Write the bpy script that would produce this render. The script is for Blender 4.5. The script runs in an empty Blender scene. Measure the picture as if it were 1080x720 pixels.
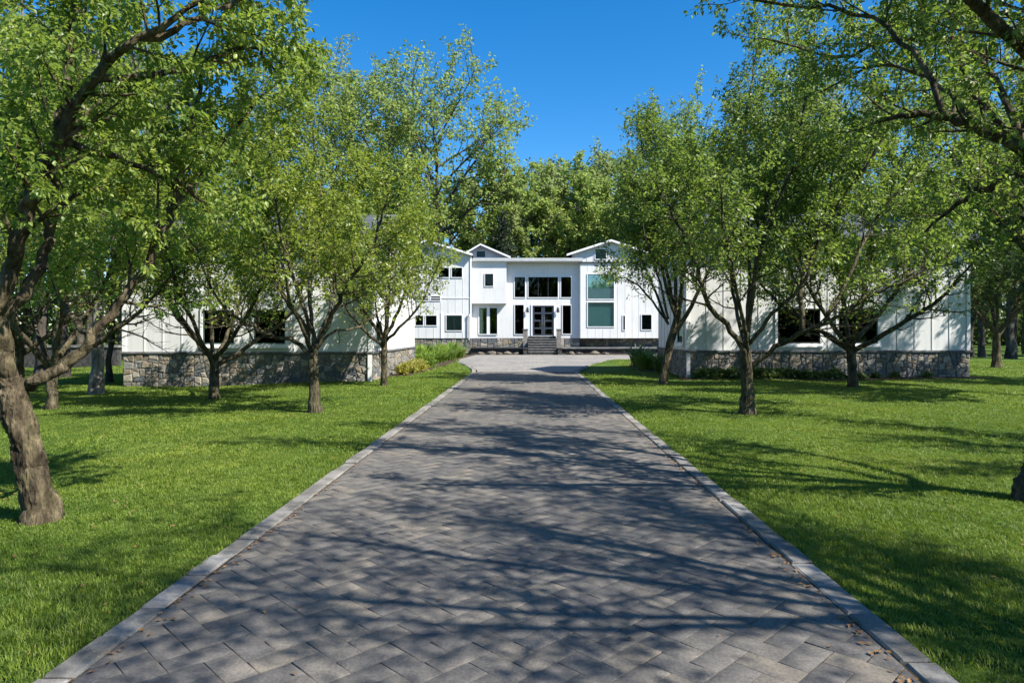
import bpy, math, random
import numpy as np
from mathutils import Vector, Matrix
from math import radians as R, pi

scene = bpy.context.scene
COL = scene.collection
rnd = random.Random(7)
CAMZ = 1.6
F = 720.0            # focal length in photo pixels (1080 wide)
VX, HY = 558.0, 350.0


def P(px, py, y):
    """photo measurement at a known depth -> metres"""
    return np.array([(px - VX) * y / F, y, CAMZ + (HY - py) * y / F])


def gz(x, y):
    """height of the lawn"""
    x = np.asarray(x, float); y = np.asarray(y, float)
    z = np.where(x < -3.0, (x + 3.0) * 0.019, 0.0)
    z = np.where(x > 6.0, (x - 6.0) * -0.003, z)
    z = np.maximum(z, -0.45)
    m = np.clip((np.abs(x) - 2.4) / 2.5, 0, 1)
    z = z + m * (0.03 * np.sin(x * 0.9 + 1.3) * np.sin(y * 0.6) + 0.02 * np.sin(x * 0.35 - y * 0.43))
    return z


# ------------------------------------------------------------------ materials
MATS = {}


def new_mat(name):
    m = bpy.data.materials.new(name)
    m.use_nodes = True
    nt = m.node_tree
    nt.nodes.clear()
    out = nt.nodes.new('ShaderNodeOutputMaterial')
    MATS[name] = m
    return m, nt, out


def nd(nt, typ, **kw):
    n = nt.nodes.new(typ)
    for k, v in kw.items():
        if k in n.inputs:
            n.inputs[k].default_value = v
        else:
            setattr(n, k, v)
    return n


def ramp(nt, stops, fac=None, interp='LINEAR'):
    n = nt.nodes.new('ShaderNodeValToRGB')
    n.color_ramp.interpolation = interp
    els = n.color_ramp.elements
    while len(els) < len(stops):
        els.new(0.5)
    for e, (p, c) in zip(els, stops):
        e.position = p
        e.color = (c[0], c[1], c[2], 1)
    if fac is not None:
        nt.links.new(fac, n.inputs['Fac'])
    return n


def mixc(nt, a, b, fac, blend='MIX'):
    n = nt.nodes.new('ShaderNodeMix')
    n.data_type = 'RGBA'
    n.blend_type = blend
    for sock, v in ((n.inputs[0], fac), (n.inputs[6], a), (n.inputs[7], b)):
        if isinstance(v, bpy.types.NodeSocket):
            nt.links.new(v, sock)
        elif isinstance(v, (int, float)):
            sock.default_value = v
        else:
            sock.default_value = (v[0], v[1], v[2], 1)
    return n.outputs[2]


def principled(nt, out, color, rough=0.6, spec=0.5, metal=0.0, bump=None, bstr=0.3, bdist=0.02):
    p = nt.nodes.new('ShaderNodeBsdfPrincipled')
    if isinstance(color, bpy.types.NodeSocket):
        nt.links.new(color, p.inputs['Base Color'])
    else:
        p.inputs['Base Color'].default_value = (*color, 1)
    if isinstance(rough, bpy.types.NodeSocket):
        nt.links.new(rough, p.inputs['Roughness'])
    else:
        p.inputs['Roughness'].default_value = rough
    p.inputs['Specular IOR Level'].default_value = spec
    p.inputs['Metallic'].default_value = metal
    if bump is not None:
        b = nt.nodes.new('ShaderNodeBump')
        b.inputs['Strength'].default_value = bstr
        b.inputs['Distance'].default_value = bdist
        nt.links.new(bump, b.inputs['Height'])
        nt.links.new(b.outputs['Normal'], p.inputs['Normal'])
    nt.links.new(p.outputs[0], out.inputs['Surface'])
    return p


def coords(nt, scale=(1, 1, 1), rot=(0, 0, 0)):
    g = nt.nodes.new('ShaderNodeNewGeometry')
    mp = nt.nodes.new('ShaderNodeMapping')
    mp.inputs['Scale'].default_value = scale
    mp.inputs['Rotation'].default_value = rot
    nt.links.new(g.outputs['Position'], mp.inputs['Vector'])
    return g, mp.outputs['Vector']


def noise(nt, vec, scale, detail=4, rough=0.55):
    n = nd(nt, 'ShaderNodeTexNoise', Scale=scale, Detail=detail, Roughness=rough)
    nt.links.new(vec, n.inputs['Vector'])
    return n.outputs['Fac']


def leaf_mat(name, stops, trans, tw=0.45, rough=0.42, spec=0.45):
    """stops: colours over the per-leaf random value; trans: colour of light passing through"""
    m, nt, out = new_mat(name)
    g, v = coords(nt)
    r = ramp(nt, stops, g.outputs['Random Per Island'])
    n = noise(nt, v, 0.9, 2)
    tone = ramp(nt, [(0.3, (0.72, 0.78, 0.72)), (0.7, (1.2, 1.14, 1.1))], n)
    c = mixc(nt, r.outputs[0], tone.outputs[0], 1.0, 'MULTIPLY')
    if name == 'grass_blade':
        nb = noise(nt, v, 0.28, 5, 0.65)
        tb = ramp(nt, [(0.32, (0.66, 0.76, 0.7)), (0.5, (1.0, 1.0, 1.0)), (0.7, (1.26, 1.12, 1.15))], nb)
        c = mixc(nt, c, tb.outputs[0], 1.0, 'MULTIPLY')
    p = principled(nt, out, c, rough, spec)
    t = nd(nt, 'ShaderNodeBsdfTranslucent')
    tc = mixc(nt, c, (*trans,), 0.6)
    nt.links.new(tc, t.inputs['Color'])
    mx = nd(nt, 'ShaderNodeMixShader')
    mx.inputs[0].default_value = tw
    nt.links.new(p.outputs[0], mx.inputs[1])
    nt.links.new(t.outputs[0], mx.inputs[2])
    nt.links.new(mx.outputs[0], out.inputs['Surface'])
    return m


def bark_mat(name, dark, mid, light, scale=1.0, moss=0.0):
    m, nt, out = new_mat(name)
    g, v = coords(nt, (9 * scale, 9 * scale, 2.2 * scale))
    n1 = noise(nt, v, 1.6, 6, 0.65)
    g2, v2 = coords(nt, (1, 1, 0.5))
    n2 = noise(nt, v2, 6 * scale, 4)
    w = nd(nt, 'ShaderNodeTexVoronoi', Scale=2.0)
    w.feature = 'DISTANCE_TO_EDGE'
    nt.links.new(v, w.inputs['Vector'])
    r = ramp(nt, [(0.3, dark), (0.52, mid), (0.72, light)], n1)
    c = mixc(nt, r.outputs[0], (0.5, 0.46, 0.4), 0.0)
    if moss > 0:
        mr = ramp(nt, [(0.45, (0, 0, 0)), (0.62, (moss, moss, moss))], n2)
        c = mixc(nt, r.outputs[0], (0.085, 0.088, 0.032), mr.outputs[0])
    hs = nd(nt, 'ShaderNodeMath', operation='MULTIPLY_ADD')
    nt.links.new(w.outputs['Distance'], hs.inputs[0])
    hs.inputs[1].default_value = 0.9
    nt.links.new(n1, hs.inputs[2])
    n4 = noise(nt, v2, 9 * scale, 5, 0.7)
    pt = ramp(nt, [(0.38, (0.42, 0.40, 0.40)), (0.5, (0.95, 0.94, 0.92)), (0.66, (1.25, 1.22, 1.18))], n4)
    c = mixc(nt, c, pt.outputs[0], 1.0, 'MULTIPLY')
    principled(nt, out, c, 0.9, 0.15, bump=hs.outputs[0], bstr=1.0, bdist=0.04)
    return m


def plain_mat(name, color, rough=0.5, spec=0.5, metal=0.0, var=0.06, nscale=3.0, bstr=0.0, bscale=40.0):
    m, nt, out = new_mat(name)
    g, v = coords(nt)
    n = noise(nt, v, nscale, 4)
    lo = tuple(max(0, c * (1 - var)) for c in color)
    hi = tuple(c * (1 + var) for c in color)
    r = ramp(nt, [(0.35, lo), (0.65, hi)], n)
    b = noise(nt, v, bscale, 3) if bstr > 0 else None
    principled(nt, out, r.outputs[0], rough, spec, metal, bump=b, bstr=bstr, bdist=0.01)
    return m


def stone_mat(name, palette, nscale=14):
    m, nt, out = new_mat(name)
    g, v = coords(nt)
    n = len(palette)
    r = ramp(nt, [(i / n, c) for i, c in enumerate(palette)], g.outputs['Random Per Island'], 'CONSTANT')
    ns = noise(nt, v, nscale, 6, 0.65)
    tone = ramp(nt, [(0.28, (0.55, 0.55, 0.56)), (0.72, (1.4, 1.36, 1.3))], ns)
    c = mixc(nt, r.outputs[0], tone.outputs[0], 1.0, 'MULTIPLY')
    principled(nt, out, c, 0.85, 0.25, bump=ns, bstr=0.8, bdist=0.03)
    return m


# foliage
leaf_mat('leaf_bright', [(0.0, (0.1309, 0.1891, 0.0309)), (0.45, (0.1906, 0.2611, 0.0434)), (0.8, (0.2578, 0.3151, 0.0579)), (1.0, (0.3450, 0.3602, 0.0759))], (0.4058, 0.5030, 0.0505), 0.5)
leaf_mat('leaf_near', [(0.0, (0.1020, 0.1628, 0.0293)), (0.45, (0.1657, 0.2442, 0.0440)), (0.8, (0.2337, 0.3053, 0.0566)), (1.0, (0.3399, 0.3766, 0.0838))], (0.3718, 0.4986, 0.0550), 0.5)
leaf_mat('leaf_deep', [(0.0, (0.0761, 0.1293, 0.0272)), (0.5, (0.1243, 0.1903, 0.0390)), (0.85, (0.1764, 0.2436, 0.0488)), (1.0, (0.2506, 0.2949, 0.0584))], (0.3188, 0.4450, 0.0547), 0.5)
leaf_mat('leaf_wood', [(0.0, (0.1434, 0.2178, 0.0531)), (0.5, (0.2217, 0.3031, 0.0744)), (1.0, (0.3260, 0.3949, 0.1064))], (0.4605, 0.5756, 0.1365), 0.45, 0.55, 0.3)
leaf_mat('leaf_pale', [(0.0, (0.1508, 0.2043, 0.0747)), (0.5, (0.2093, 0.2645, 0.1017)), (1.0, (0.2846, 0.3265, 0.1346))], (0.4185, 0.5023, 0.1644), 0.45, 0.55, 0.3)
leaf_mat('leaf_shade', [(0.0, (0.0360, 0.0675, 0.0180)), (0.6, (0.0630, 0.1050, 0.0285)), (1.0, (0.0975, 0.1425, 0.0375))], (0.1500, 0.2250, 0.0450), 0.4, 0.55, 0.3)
leaf_mat('needle', [(0.0, (0.018, 0.035, 0.018)), (1.0, (0.04, 0.065, 0.032))], (0.05, 0.08, 0.03), 0.2, 0.6, 0.3)
leaf_mat('strap_leaf', [(0.0, (0.0978, 0.1760, 0.0242)), (0.6, (0.1495, 0.2420, 0.0330)), (1.0, (0.2185, 0.3080, 0.0495))], (0.3220, 0.4400, 0.0440), 0.4)
leaf_mat('gold_leaf', [(0.0, (0.16, 0.18, 0.03)), (0.5, (0.30, 0.29, 0.05)), (1.0, (0.46, 0.40, 0.09))], (0.45, 0.45, 0.06), 0.35)
leaf_mat('ground_leaf', [(0.0, (0.055, 0.10, 0.024)), (0.6, (0.10, 0.155, 0.04)), (1.0, (0.19, 0.235, 0.09))], (0.18, 0.28, 0.05), 0.3)
leaf_mat('grass_blade', [(0.0, (0.0888, 0.1396, 0.0168)), (0.5, (0.1356, 0.1969, 0.0231)), (0.9, (0.1869, 0.2460, 0.0326)), (0.97, (0.2336, 0.2690, 0.0525)), (1.0, (0.3504, 0.3090, 0.1260))], (0.3037, 0.4234, 0.0368), 0.36, 0.5, 0.25)
plain_mat('dead_leaf', (0.22, 0.12, 0.05), 0.8, 0.2, var=0.4, nscale=30)
# bark
bark_mat('bark_near', (0.0370, 0.0304, 0.0198), (0.0925, 0.0737, 0.0462), (0.1998, 0.1672, 0.1023), 1.0, 0.25)
bark_mat('bark_mid', (0.0368, 0.0314, 0.0213), (0.0846, 0.0712, 0.0467), (0.1840, 0.1568, 0.1020), 0.9, 0.3)
bark_mat('bark_grey', (0.10, 0.09, 0.08), (0.22, 0.20, 0.175), (0.38, 0.35, 0.31), 0.5)
bark_mat('bark_wood', (0.035, 0.031, 0.027), (0.075, 0.066, 0.056), (0.14, 0.125, 0.105), 0.35)
# building
def siding_mat():
    m, nt, out = new_mat('white_siding')
    g, v = coords(nt)
    g2, v2 = coords(nt, (3.5, 3.5, .35))
    a = noise(nt, v, 0.7, 4); b_ = noise(nt, v2, 2.0, 5, .65); d_ = noise(nt, v, 45, 3)
    r = ramp(nt, [(0.35, (0.585, 0.585, 0.575)), (0.65, (0.64, 0.64, 0.63))], a)
    st = ramp(nt, [(0.3, (0.90, 0.895, 0.88)), (0.5, (1.0, 1.0, 1.0))], b_)
    c = mixc(nt, r.outputs[0], st.outputs[0], 1.0, 'MULTIPLY')
    principled(nt, out, c, 0.5, 0.35, bump=d_, bstr=0.15, bdist=0.004)


siding_mat()
plain_mat('white_trim', (0.72, 0.72, 0.72), 0.4, 0.4, var=0.02)
plain_mat('grey_trim', (0.42, 0.43, 0.43), 0.5, 0.4, var=0.08)
plain_mat('roof_metal', (0.085, 0.088, 0.092), 0.5, 0.4, 0.0, var=0.12, nscale=0.8)
plain_mat('dark_trim', (0.02, 0.022, 0.026), 0.4, 0.5, var=0.1)
plain_mat('green_frame', (0.05, 0.085, 0.075), 0.4, 0.5, var=0.1)
plain_mat('blue_door', (0.035, 0.042, 0.058), 0.35, 0.5, var=0.1)
plain_mat('bluestone', (0.12, 0.123, 0.122), 0.75, 0.3, var=0.3, nscale=4, bstr=0.3)
plain_mat('dark_stone_face', (0.05, 0.048, 0.045), 0.9, 0.2, var=0.5, nscale=5, bstr=0.6, bscale=9)
plain_mat('mortar', (0.19, 0.178, 0.16), 0.95, 0.1, var=0.2, nscale=8, bstr=0.5)
plain_mat('mortar_dark', (0.13, 0.122, 0.11), 0.95, 0.1, var=0.2, nscale=8, bstr=0.5)
plain_mat('brass', (0.5, 0.38, 0.2), 0.3, 0.5, 0.9)
plain_mat('steel', (0.5, 0.5, 0.5), 0.3, 0.5, 0.9)
plain_mat('curtain', (0.62, 0.60, 0.55), 0.9, 0.1)
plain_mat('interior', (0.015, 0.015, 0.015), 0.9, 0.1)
stone_mat('fieldstone', [(0.20, 0.19, 0.165), (0.125, 0.135, 0.135), (0.24, 0.205, 0.155), (0.15, 0.15, 0.14), (0.30, 0.275, 0.23), (0.105, 0.115, 0.125), (0.19, 0.165, 0.13), (0.23, 0.23, 0.215)])
stone_mat('boulder_rock', [(0.10, 0.088, 0.07), (0.075, 0.066, 0.055), (0.13, 0.115, 0.09)], 9)


def glass_mat(name, tint, refl, base):
    m, nt, out = new_mat(name)
    p = nd(nt, 'ShaderNodeBsdfPrincipled')
    p.inputs['Base Color'].default_value = (*base, 1)
    p.inputs['Roughness'].default_value = 0.04
    g, v = coords(nt)
    n = noise(nt, v, 0.8, 2)
    b = nd(nt, 'ShaderNodeBump')
    b.inputs['Strength'].default_value = 0.03
    b.inputs['Distance'].default_value = 0.05
    nt.links.new(n, b.inputs['Height'])
    gl = nd(nt, 'ShaderNodeBsdfGlossy')
    gl.inputs['Color'].default_value = (*tint, 1)
    gl.inputs['Roughness'].default_value = 0.02
    nt.links.new(b.outputs[0], gl.inputs['Normal'])
    tr = nd(nt, 'ShaderNodeBsdfTransparent')
    tr.inputs['Color'].default_value = (*base, 1)
    mx = nd(nt, 'ShaderNodeMixShader')
    mx.inputs[0].default_value = refl
    nt.links.new(tr.outputs[0], mx.inputs[1])
    nt.links.new(gl.outputs[0], mx.inputs[2])
    nt.links.new(mx.outputs[0], out.inputs['Surface'])
    return m


glass_mat('dark_glass', (0.85, 1.0, 0.95), 0.03, (0.13, 0.165, 0.15))
glass_mat('green_glass', (0.65, 0.95, 0.82), 0.16, (0.25, 0.42, 0.36))
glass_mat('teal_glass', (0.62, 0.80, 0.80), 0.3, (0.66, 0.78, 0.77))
plain_mat('teal_reflection', (0.36, 0.48, 0.48), 0.9, 0.1)  # sky reflection of the big panes, put into a flat colour


def paver_mat(name, loc_var=1.0):
    m, nt, out = new_mat(name)
    g, v = coords(nt)
    r = ramp(nt, [(0.0, (0.0883, 0.0867, 0.0853)), (0.3, (0.1084, 0.1049, 0.0992)), (0.6, (0.1234, 0.1169, 0.1066)), (0.85, (0.1420, 0.1298, 0.1111)), (1.0, (0.0972, 0.0958, 0.0934))], g.outputs['Random Per Island'])
    n1 = noise(nt, v, 60, 6, 0.7)
    n2 = noise(nt, v, 0.9, 4, 0.6)
    n3 = noise(nt, v, 7, 5, 0.65)
    t1 = ramp(nt, [(0.3, (0.62, 0.62, 0.64)), (0.7, (1.36, 1.34, 1.30))], n1)
    t2 = ramp(nt, [(0.3, (0.82, 0.83, 0.86)), (0.7, (1.18, 1.15, 1.10))], n2)
    t3 = ramp(nt, [(0.32, (0.70, 0.71, 0.74)), (0.68, (1.26, 1.22, 1.16))], n3)
    c = mixc(nt, r.outputs[0], t1.outputs[0], 1.0, 'MULTIPLY')
    c = mixc(nt, c, t2.outputs[0], 1.0, 'MULTIPLY')
    c = mixc(nt, c, t3.outputs[0], 1.0, 'MULTIPLY')
    gs, vs = coords(nt, (1.0, .22, 1.0))
    n5 = noise(nt, vs, 2.2, 5, 0.7)
    t5 = ramp(nt, [(0.30, (0.70, 0.70, 0.72)), (0.48, (1.0, 1.0, 1.0)), (0.72, (1.12, 1.10, 1.05))], n5)
    c = mixc(nt, c, t5.outputs[0], 1.0, 'MULTIPLY')
    n6 = noise(nt, v, 1.7, 6, 0.75)
    t6 = ramp(nt, [(0.66, (1, 1, 1)), (0.74, (0.72, 0.72, 0.72))], n6)
    c = mixc(nt, c, t6.outputs[0], 1.0, 'MULTIPLY')
    principled(nt, out, c, 0.82, 0.3, bump=n1, bstr=0.45, bdist=0.006)
    return m


paver_mat('paver')


def court_mat():
    m, nt, out = new_mat('court_paving')
    g, v = coords(nt, (1, 1, 1), (0, 0, R(45)))
    br = nd(nt, 'ShaderNodeTexBrick', Scale=1.0)
    br.inputs['Brick Width'].default_value = 0.3
    br.inputs['Row Height'].default_value = 0.152
    br.inputs['Mortar Size'].default_value = 0.005
    br.inputs['Color1'].default_value = (0.19, 0.182, 0.17, 1)
    br.inputs['Color2'].default_value = (0.26, 0.247, 0.228, 1)
    br.inputs['Mortar'].default_value = (0.06, 0.056, 0.05, 1)
    nt.links.new(v, br.inputs['Vector'])
    n2 = noise(nt, v, 0.5, 5, 0.65)
    t2 = ramp(nt, [(0.3, (0.78, 0.78, 0.8)), (0.7, (1.2, 1.18, 1.12))], n2)
    c = mixc(nt, br.outputs['Color'], t2.outputs[0], 1.0, 'MULTIPLY')
    principled(nt, out, c, 0.85, 0.25, bump=br.outputs['Fac'], bstr=-0.3, bdist=0.004)


court_mat()


def ground_mats():
    m, nt, out = new_mat('lawn_soil')
    g, v = coords(nt)
    n1 = noise(nt, v, 0.35, 5, 0.6)
    n2 = noise(nt, v, 14, 6, 0.7)
    n3 = noise(nt, v, 2.2, 4, 0.6)
    r = ramp(nt, [(0.3, (0.045, 0.085, 0.013)), (0.5, (0.07, 0.122, 0.018)), (0.7, (0.105, 0.150, 0.026))], n1)
    t = ramp(nt, [(0.25, (0.5, 0.54, 0.5)), (0.75, (1.45, 1.4, 1.4))], n2)
    t3 = ramp(nt, [(0.3, (0.8, 0.84, 0.8)), (0.7, (1.2, 1.15, 1.2))], n3)
    c = mixc(nt, r.outputs[0], t.outputs[0], 1.0, 'MULTIPLY')
    c = mixc(nt, c, t3.outputs[0], 1.0, 'MULTIPLY')
    principled(nt, out, c, 0.95, 0.1, bump=n2, bstr=1.0, bdist=0.06)
    m, nt, out = new_mat('soil')
    g, v = coords(nt)
    n = noise(nt, v, 18, 6, 0.7)
    r = ramp(nt, [(0.3, (0.03, 0.022, 0.015)), (0.7, (0.10, 0.075, 0.05))], n)
    principled(nt, out, r.outputs[0], 0.95, 0.1, bump=n, bstr=1.0, bdist=0.04)
    m, nt, out = new_mat('kerb_granite')
    g, v = coords(nt)
    n = noise(nt, v, 70, 6, 0.7)
    n2 = noise(nt, v, 3, 5, 0.6)
    r = ramp(nt, [(0.0, (0.15, 0.145, 0.133)), (0.5, (0.20, 0.192, 0.176)), (1.0, (0.26, 0.247, 0.225))], g.outputs['Random Per Island'])
    t = ramp(nt, [(0.3, (0.75, 0.75, 0.76)), (0.7, (1.22, 1.2, 1.17))], n)
    t2 = ramp(nt, [(0.32, (0.5, 0.49, 0.46)), (0.65, (1.2, 1.2, 1.2))], n2)
    c = mixc(nt, r.outputs[0], t.outputs[0], 1.0, 'MULTIPLY')
    c = mixc(nt, c, t2.outputs[0], 1.0, 'MULTIPLY')
    principled(nt, out, c, 0.85, 0.25, bump=n, bstr=0.5, bdist=0.01)


ground_mats()


# ------------------------------------------------------------------ mesh helpers
def link(o, parent=None):
    COL.objects.link(o)
    if parent is not None:
        o.parent = parent
    return o


def np_mesh(name, verts, loops, starts, totals, mat, smooth=False):
    me = bpy.data.meshes.new(name)
    me.vertices.add(len(verts))
    me.vertices.foreach_set('co', np.asarray(verts, np.float32).ravel())
    me.loops.add(len(loops))
    me.loops.foreach_set('vertex_index', np.asarray(loops, np.int32))
    me.polygons.add(len(starts))
    me.polygons.foreach_set('loop_start', np.asarray(starts, np.int32))
    try:
        me.polygons.foreach_set('loop_total', np.asarray(totals, np.int32))
    except Exception:
        pass
    if smooth:
        me.polygons.foreach_set('use_smooth', np.ones(len(starts), bool))
    me.materials.append(MATS[mat])
    me.update(calc_edges=True)
    me.validate()
    return me


def fixed_mesh(name, verts, faces, mat, smooth=False):
    """faces: (n,k) array"""
    faces = np.asarray(faces, np.int32)
    n, k = faces.shape
    return np_mesh(name, verts, faces.ravel(), np.arange(n) * k, np.full(n, k), mat, smooth)


class MB:
    """collects shapes into one mesh"""
    def __init__(s):
        s.v = []; s.f = []

    def add(s, vs, fs):
        o = len(s.v)
        s.v.extend([tuple(map(float, a)) for a in vs])
        s.f.extend([tuple(i + o for i in f) for f in fs])
        return s

    def box(s, x0, x1, y0, y1, z0, z1):
        s.add([(x0, y0, z0), (x1, y0, z0), (x1, y1, z0), (x0, y1, z0), (x0, y0, z1), (x1, y0, z1), (x1, y1, z1), (x0, y1, z1)],
              [(0, 3, 2, 1), (4, 5, 6, 7), (0, 1, 5, 4), (1, 2, 6, 5), (2, 3, 7, 6), (3, 0, 4, 7)])
        return s

    def prism(s, prof, y0, y1):
        """profile in x,z extruded along y"""
        n = len(prof)
        vs = [(x, y0, z) for x, z in prof] + [(x, y1, z) for x, z in prof]
        fs = [tuple(range(n)), tuple(range(2 * n - 1, n - 1, -1))]
        fs += [(i, i + n, (i + 1) % n + n, (i + 1) % n) for i in range(n)]
        return s.add(vs, fs)

    def prism_x(s, prof, x0, x1):
        """profile in y,z extruded along x"""
        n = len(prof)
        vs = [(x0, y, z) for y, z in prof] + [(x1, y, z) for y, z in prof]
        fs = [tuple(range(n)), tuple(range(2 * n - 1, n - 1, -1))]
        fs += [(i, i + n, (i + 1) % n + n, (i + 1) % n) for i in range(n)]
        return s.add(vs, fs)

    def cyl(s, p0, p1, r0, r1=None, n=10):
        r1 = r0 if r1 is None else r1
        p0 = Vector(p0); p1 = Vector(p1)
        d = (p1 - p0).normalized()
        a = d.orthogonal().normalized(); b = d.cross(a)
        vs = []
        for p, r in ((p0, r0), (p1, r1)):
            for i in range(n):
                t = 2 * pi * i / n
                vs.append(p + a * (r * math.cos(t)) + b * (r * math.sin(t)))
        fs = [(i, (i + 1) % n, (i + 1) % n + n, i + n) for i in range(n)]
        fs += [tuple(range(n - 1, -1, -1)), tuple(range(n, 2 * n))]
        return s.add(vs, fs)

    def build(s, name, mat, parent=None, smooth=False, bevel=0.0):
        me = bpy.data.meshes.new(name)
        me.from_pydata(s.v, [], s.f)
        me.materials.append(MATS[mat])
        import bmesh
        bm = bmesh.new(); bm.from_mesh(me)
        bmesh.ops.recalc_face_normals(bm, faces=bm.faces)
        bm.to_mesh(me); bm.free()
        if smooth:
            me.polygons.foreach_set('use_smooth', np.ones(len(me.polygons), bool))
        o = bpy.data.objects.new(name, me)
        link(o, parent)
        if bevel > 0:
            md = o.modifiers.new('bevel', 'BEVEL'); md.width = bevel; md.segments = 2; md.limit_method = 'ANGLE'
        return o


def empty(name, loc=(0, 0, 0), rz=0.0):
    o = bpy.data.objects.new(name, None)
    o.location = loc
    o.rotation_euler = (0, 0, rz)
    o.empty_display_size = 0.2
    return link(o)


def tag(o, label=None, cat=None, group=None, kind=None):
    if label: o['label'] = label
    if cat: o['category'] = cat
    if group: o['group'] = group
    if kind: o['kind'] = kind
    return o


def copy_tree(o, parent=None):
    c = o.copy(); COL.objects.link(c)
    if parent is not None: c.parent = parent
    for ch in list(o.children):
        copy_tree(ch, c)
    return c


# ------------------------------------------------------------------ trees
def norm(v):
    n = np.linalg.norm(v)
    return v / n if n > 1e-9 else np.array([0, 0, 1.0])


def smooth_poly(pts, n=4, seed=0, wob=0.0):
    """Catmull-Rom through the points with a little crookedness"""
    pts = [np.asarray(p, float) for p in pts]
    rng = np.random.default_rng(seed)
    Q = [2 * pts[0] - pts[1]] + pts + [2 * pts[-1] - pts[-2]]
    out = []
    for i in range(1, len(Q) - 2):
        a, b, c, d = Q[i - 1], Q[i], Q[i + 1], Q[i + 2]
        for k in range(n):
            t = k / n
            p = 0.5 * ((2 * b) + (c - a) * t + (2 * a - 5 * b + 4 * c - d) * t * t + (-a + 3 * b - 3 * c + d) * t ** 3)
            if wob and (i > 1 or k > 0):
                p = p + rng.normal(0, wob, 3)
            out.append(p)
    out.append(pts[-1])
    return np.array(out)


class Tubes:
    def __init__(s):
        s.v = []; s.f = []; s.n = 0

    def add(s, pts, rad, k, lumpy=0.0, rng=None, rugged=0.0):
        if rugged:
            t0 = np.linspace(0, 1, len(pts)); L = np.linalg.norm(np.diff(pts, axis=0), axis=1).sum()
            t1 = np.linspace(0, 1, max(12, int(L / .022)))
            pts = np.stack([np.interp(t1, t0, pts[:, q]) for q in range(3)], 1); rad = np.interp(t1, t0, rad); k = 56
        m = len(pts)
        tan = np.gradient(pts, axis=0)
        tan /= np.maximum(np.linalg.norm(tan, axis=1, keepdims=True), 1e-9)
        ref = np.array([1.0, 0.13, 0.07]) if abs(tan[0][2]) > 0.7 else np.array([0.1, 0.05, 1.0])
        a = np.cross(tan, ref); a /= np.maximum(np.linalg.norm(a, axis=1, keepdims=True), 1e-9)
        b = np.cross(tan, a)
        th = np.arange(k) * 2 * pi / k
        rr = np.repeat(np.asarray(rad)[:, None], k, 1)
        if lumpy:
            ph = rng.uniform(0, 6.28, 4)
            zz = np.linspace(0, m * 0.55, m)[:, None]
            rr = rr * (1 + lumpy * (np.sin(2 * th[None] + ph[0] + zz * .7) + np.sin(3 * th[None] + ph[1] - zz * .9) + .6 * np.sin(5 * th[None] + ph[2] + zz * .4)) / 2 + rng.normal(0, lumpy * 0.35, (m, k)))
        if rugged:
            ss = np.concatenate([[0], np.cumsum(np.linalg.norm(np.diff(pts, axis=0), axis=1))])[:, None]
            w = th[None] + .35 * np.sin(ss * 7 + 1.3) + .18 * np.sin(ss * 17 + th[None] * 2)
            rd = np.abs(np.sin(w * 7 + 1.1 * np.sin(ss * 11 + 3 * th[None]))) * .6 + np.abs(np.sin(w * 13 + 1.7 * np.sin(ss * 19 - 2 * th[None]))) * .4
            kn = np.zeros_like(rr)
            for q in range(9):
                tc, sc_ = rng.uniform(0, 6.28), rng.uniform(0, ss[-1, 0])
                dt = np.angle(np.exp(1j * (th[None] - tc)))
                kn += rng.uniform(-.09, .08) * np.exp(-(dt / .45) ** 2 - ((ss - sc_) / .07) ** 2)
            rr = rr * (1 + rugged * (rd - .5) + kn) + rng.normal(0, .0012, rr.shape)
        ring = pts[:, None, :] + rr[:, :, None] * (np.cos(th)[None, :, None] * a[:, None, :] + np.sin(th)[None, :, None] * b[:, None, :])
        s.v.append(ring.reshape(-1, 3))
        i = np.arange(m - 1)[:, None] * k; j = np.arange(k)[None, :]; j2 = (j + 1) % k
        f = np.stack([i + j, i + j2, i + k + j2, i + k + j], -1).reshape(-1, 4) + s.n
        s.f.append(f)
        s.n += m * k

    def mesh(s, name, mat):
        return fixed_mesh(name, np.concatenate(s.v), np.concatenate(s.f), mat, True)


def perp_dir(t, ang, az, rng):
    a = np.cross(t, [0.31, 0.77, 0.55]); a = norm(a); b = np.cross(t, a)
    return norm(t * math.cos(ang) + (a * math.cos(az) + b * math.sin(az)) * math.sin(ang))


def curve(p, d, L, n, up, wob, rng):
    pts = [p]
    st = L / n
    for i in range(n):
        d = norm(d + np.array([0, 0, up]) / n + rng.normal(0, wob, 3))
        p = p + d * st
        pts.append(p)
    return np.array(pts)


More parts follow.
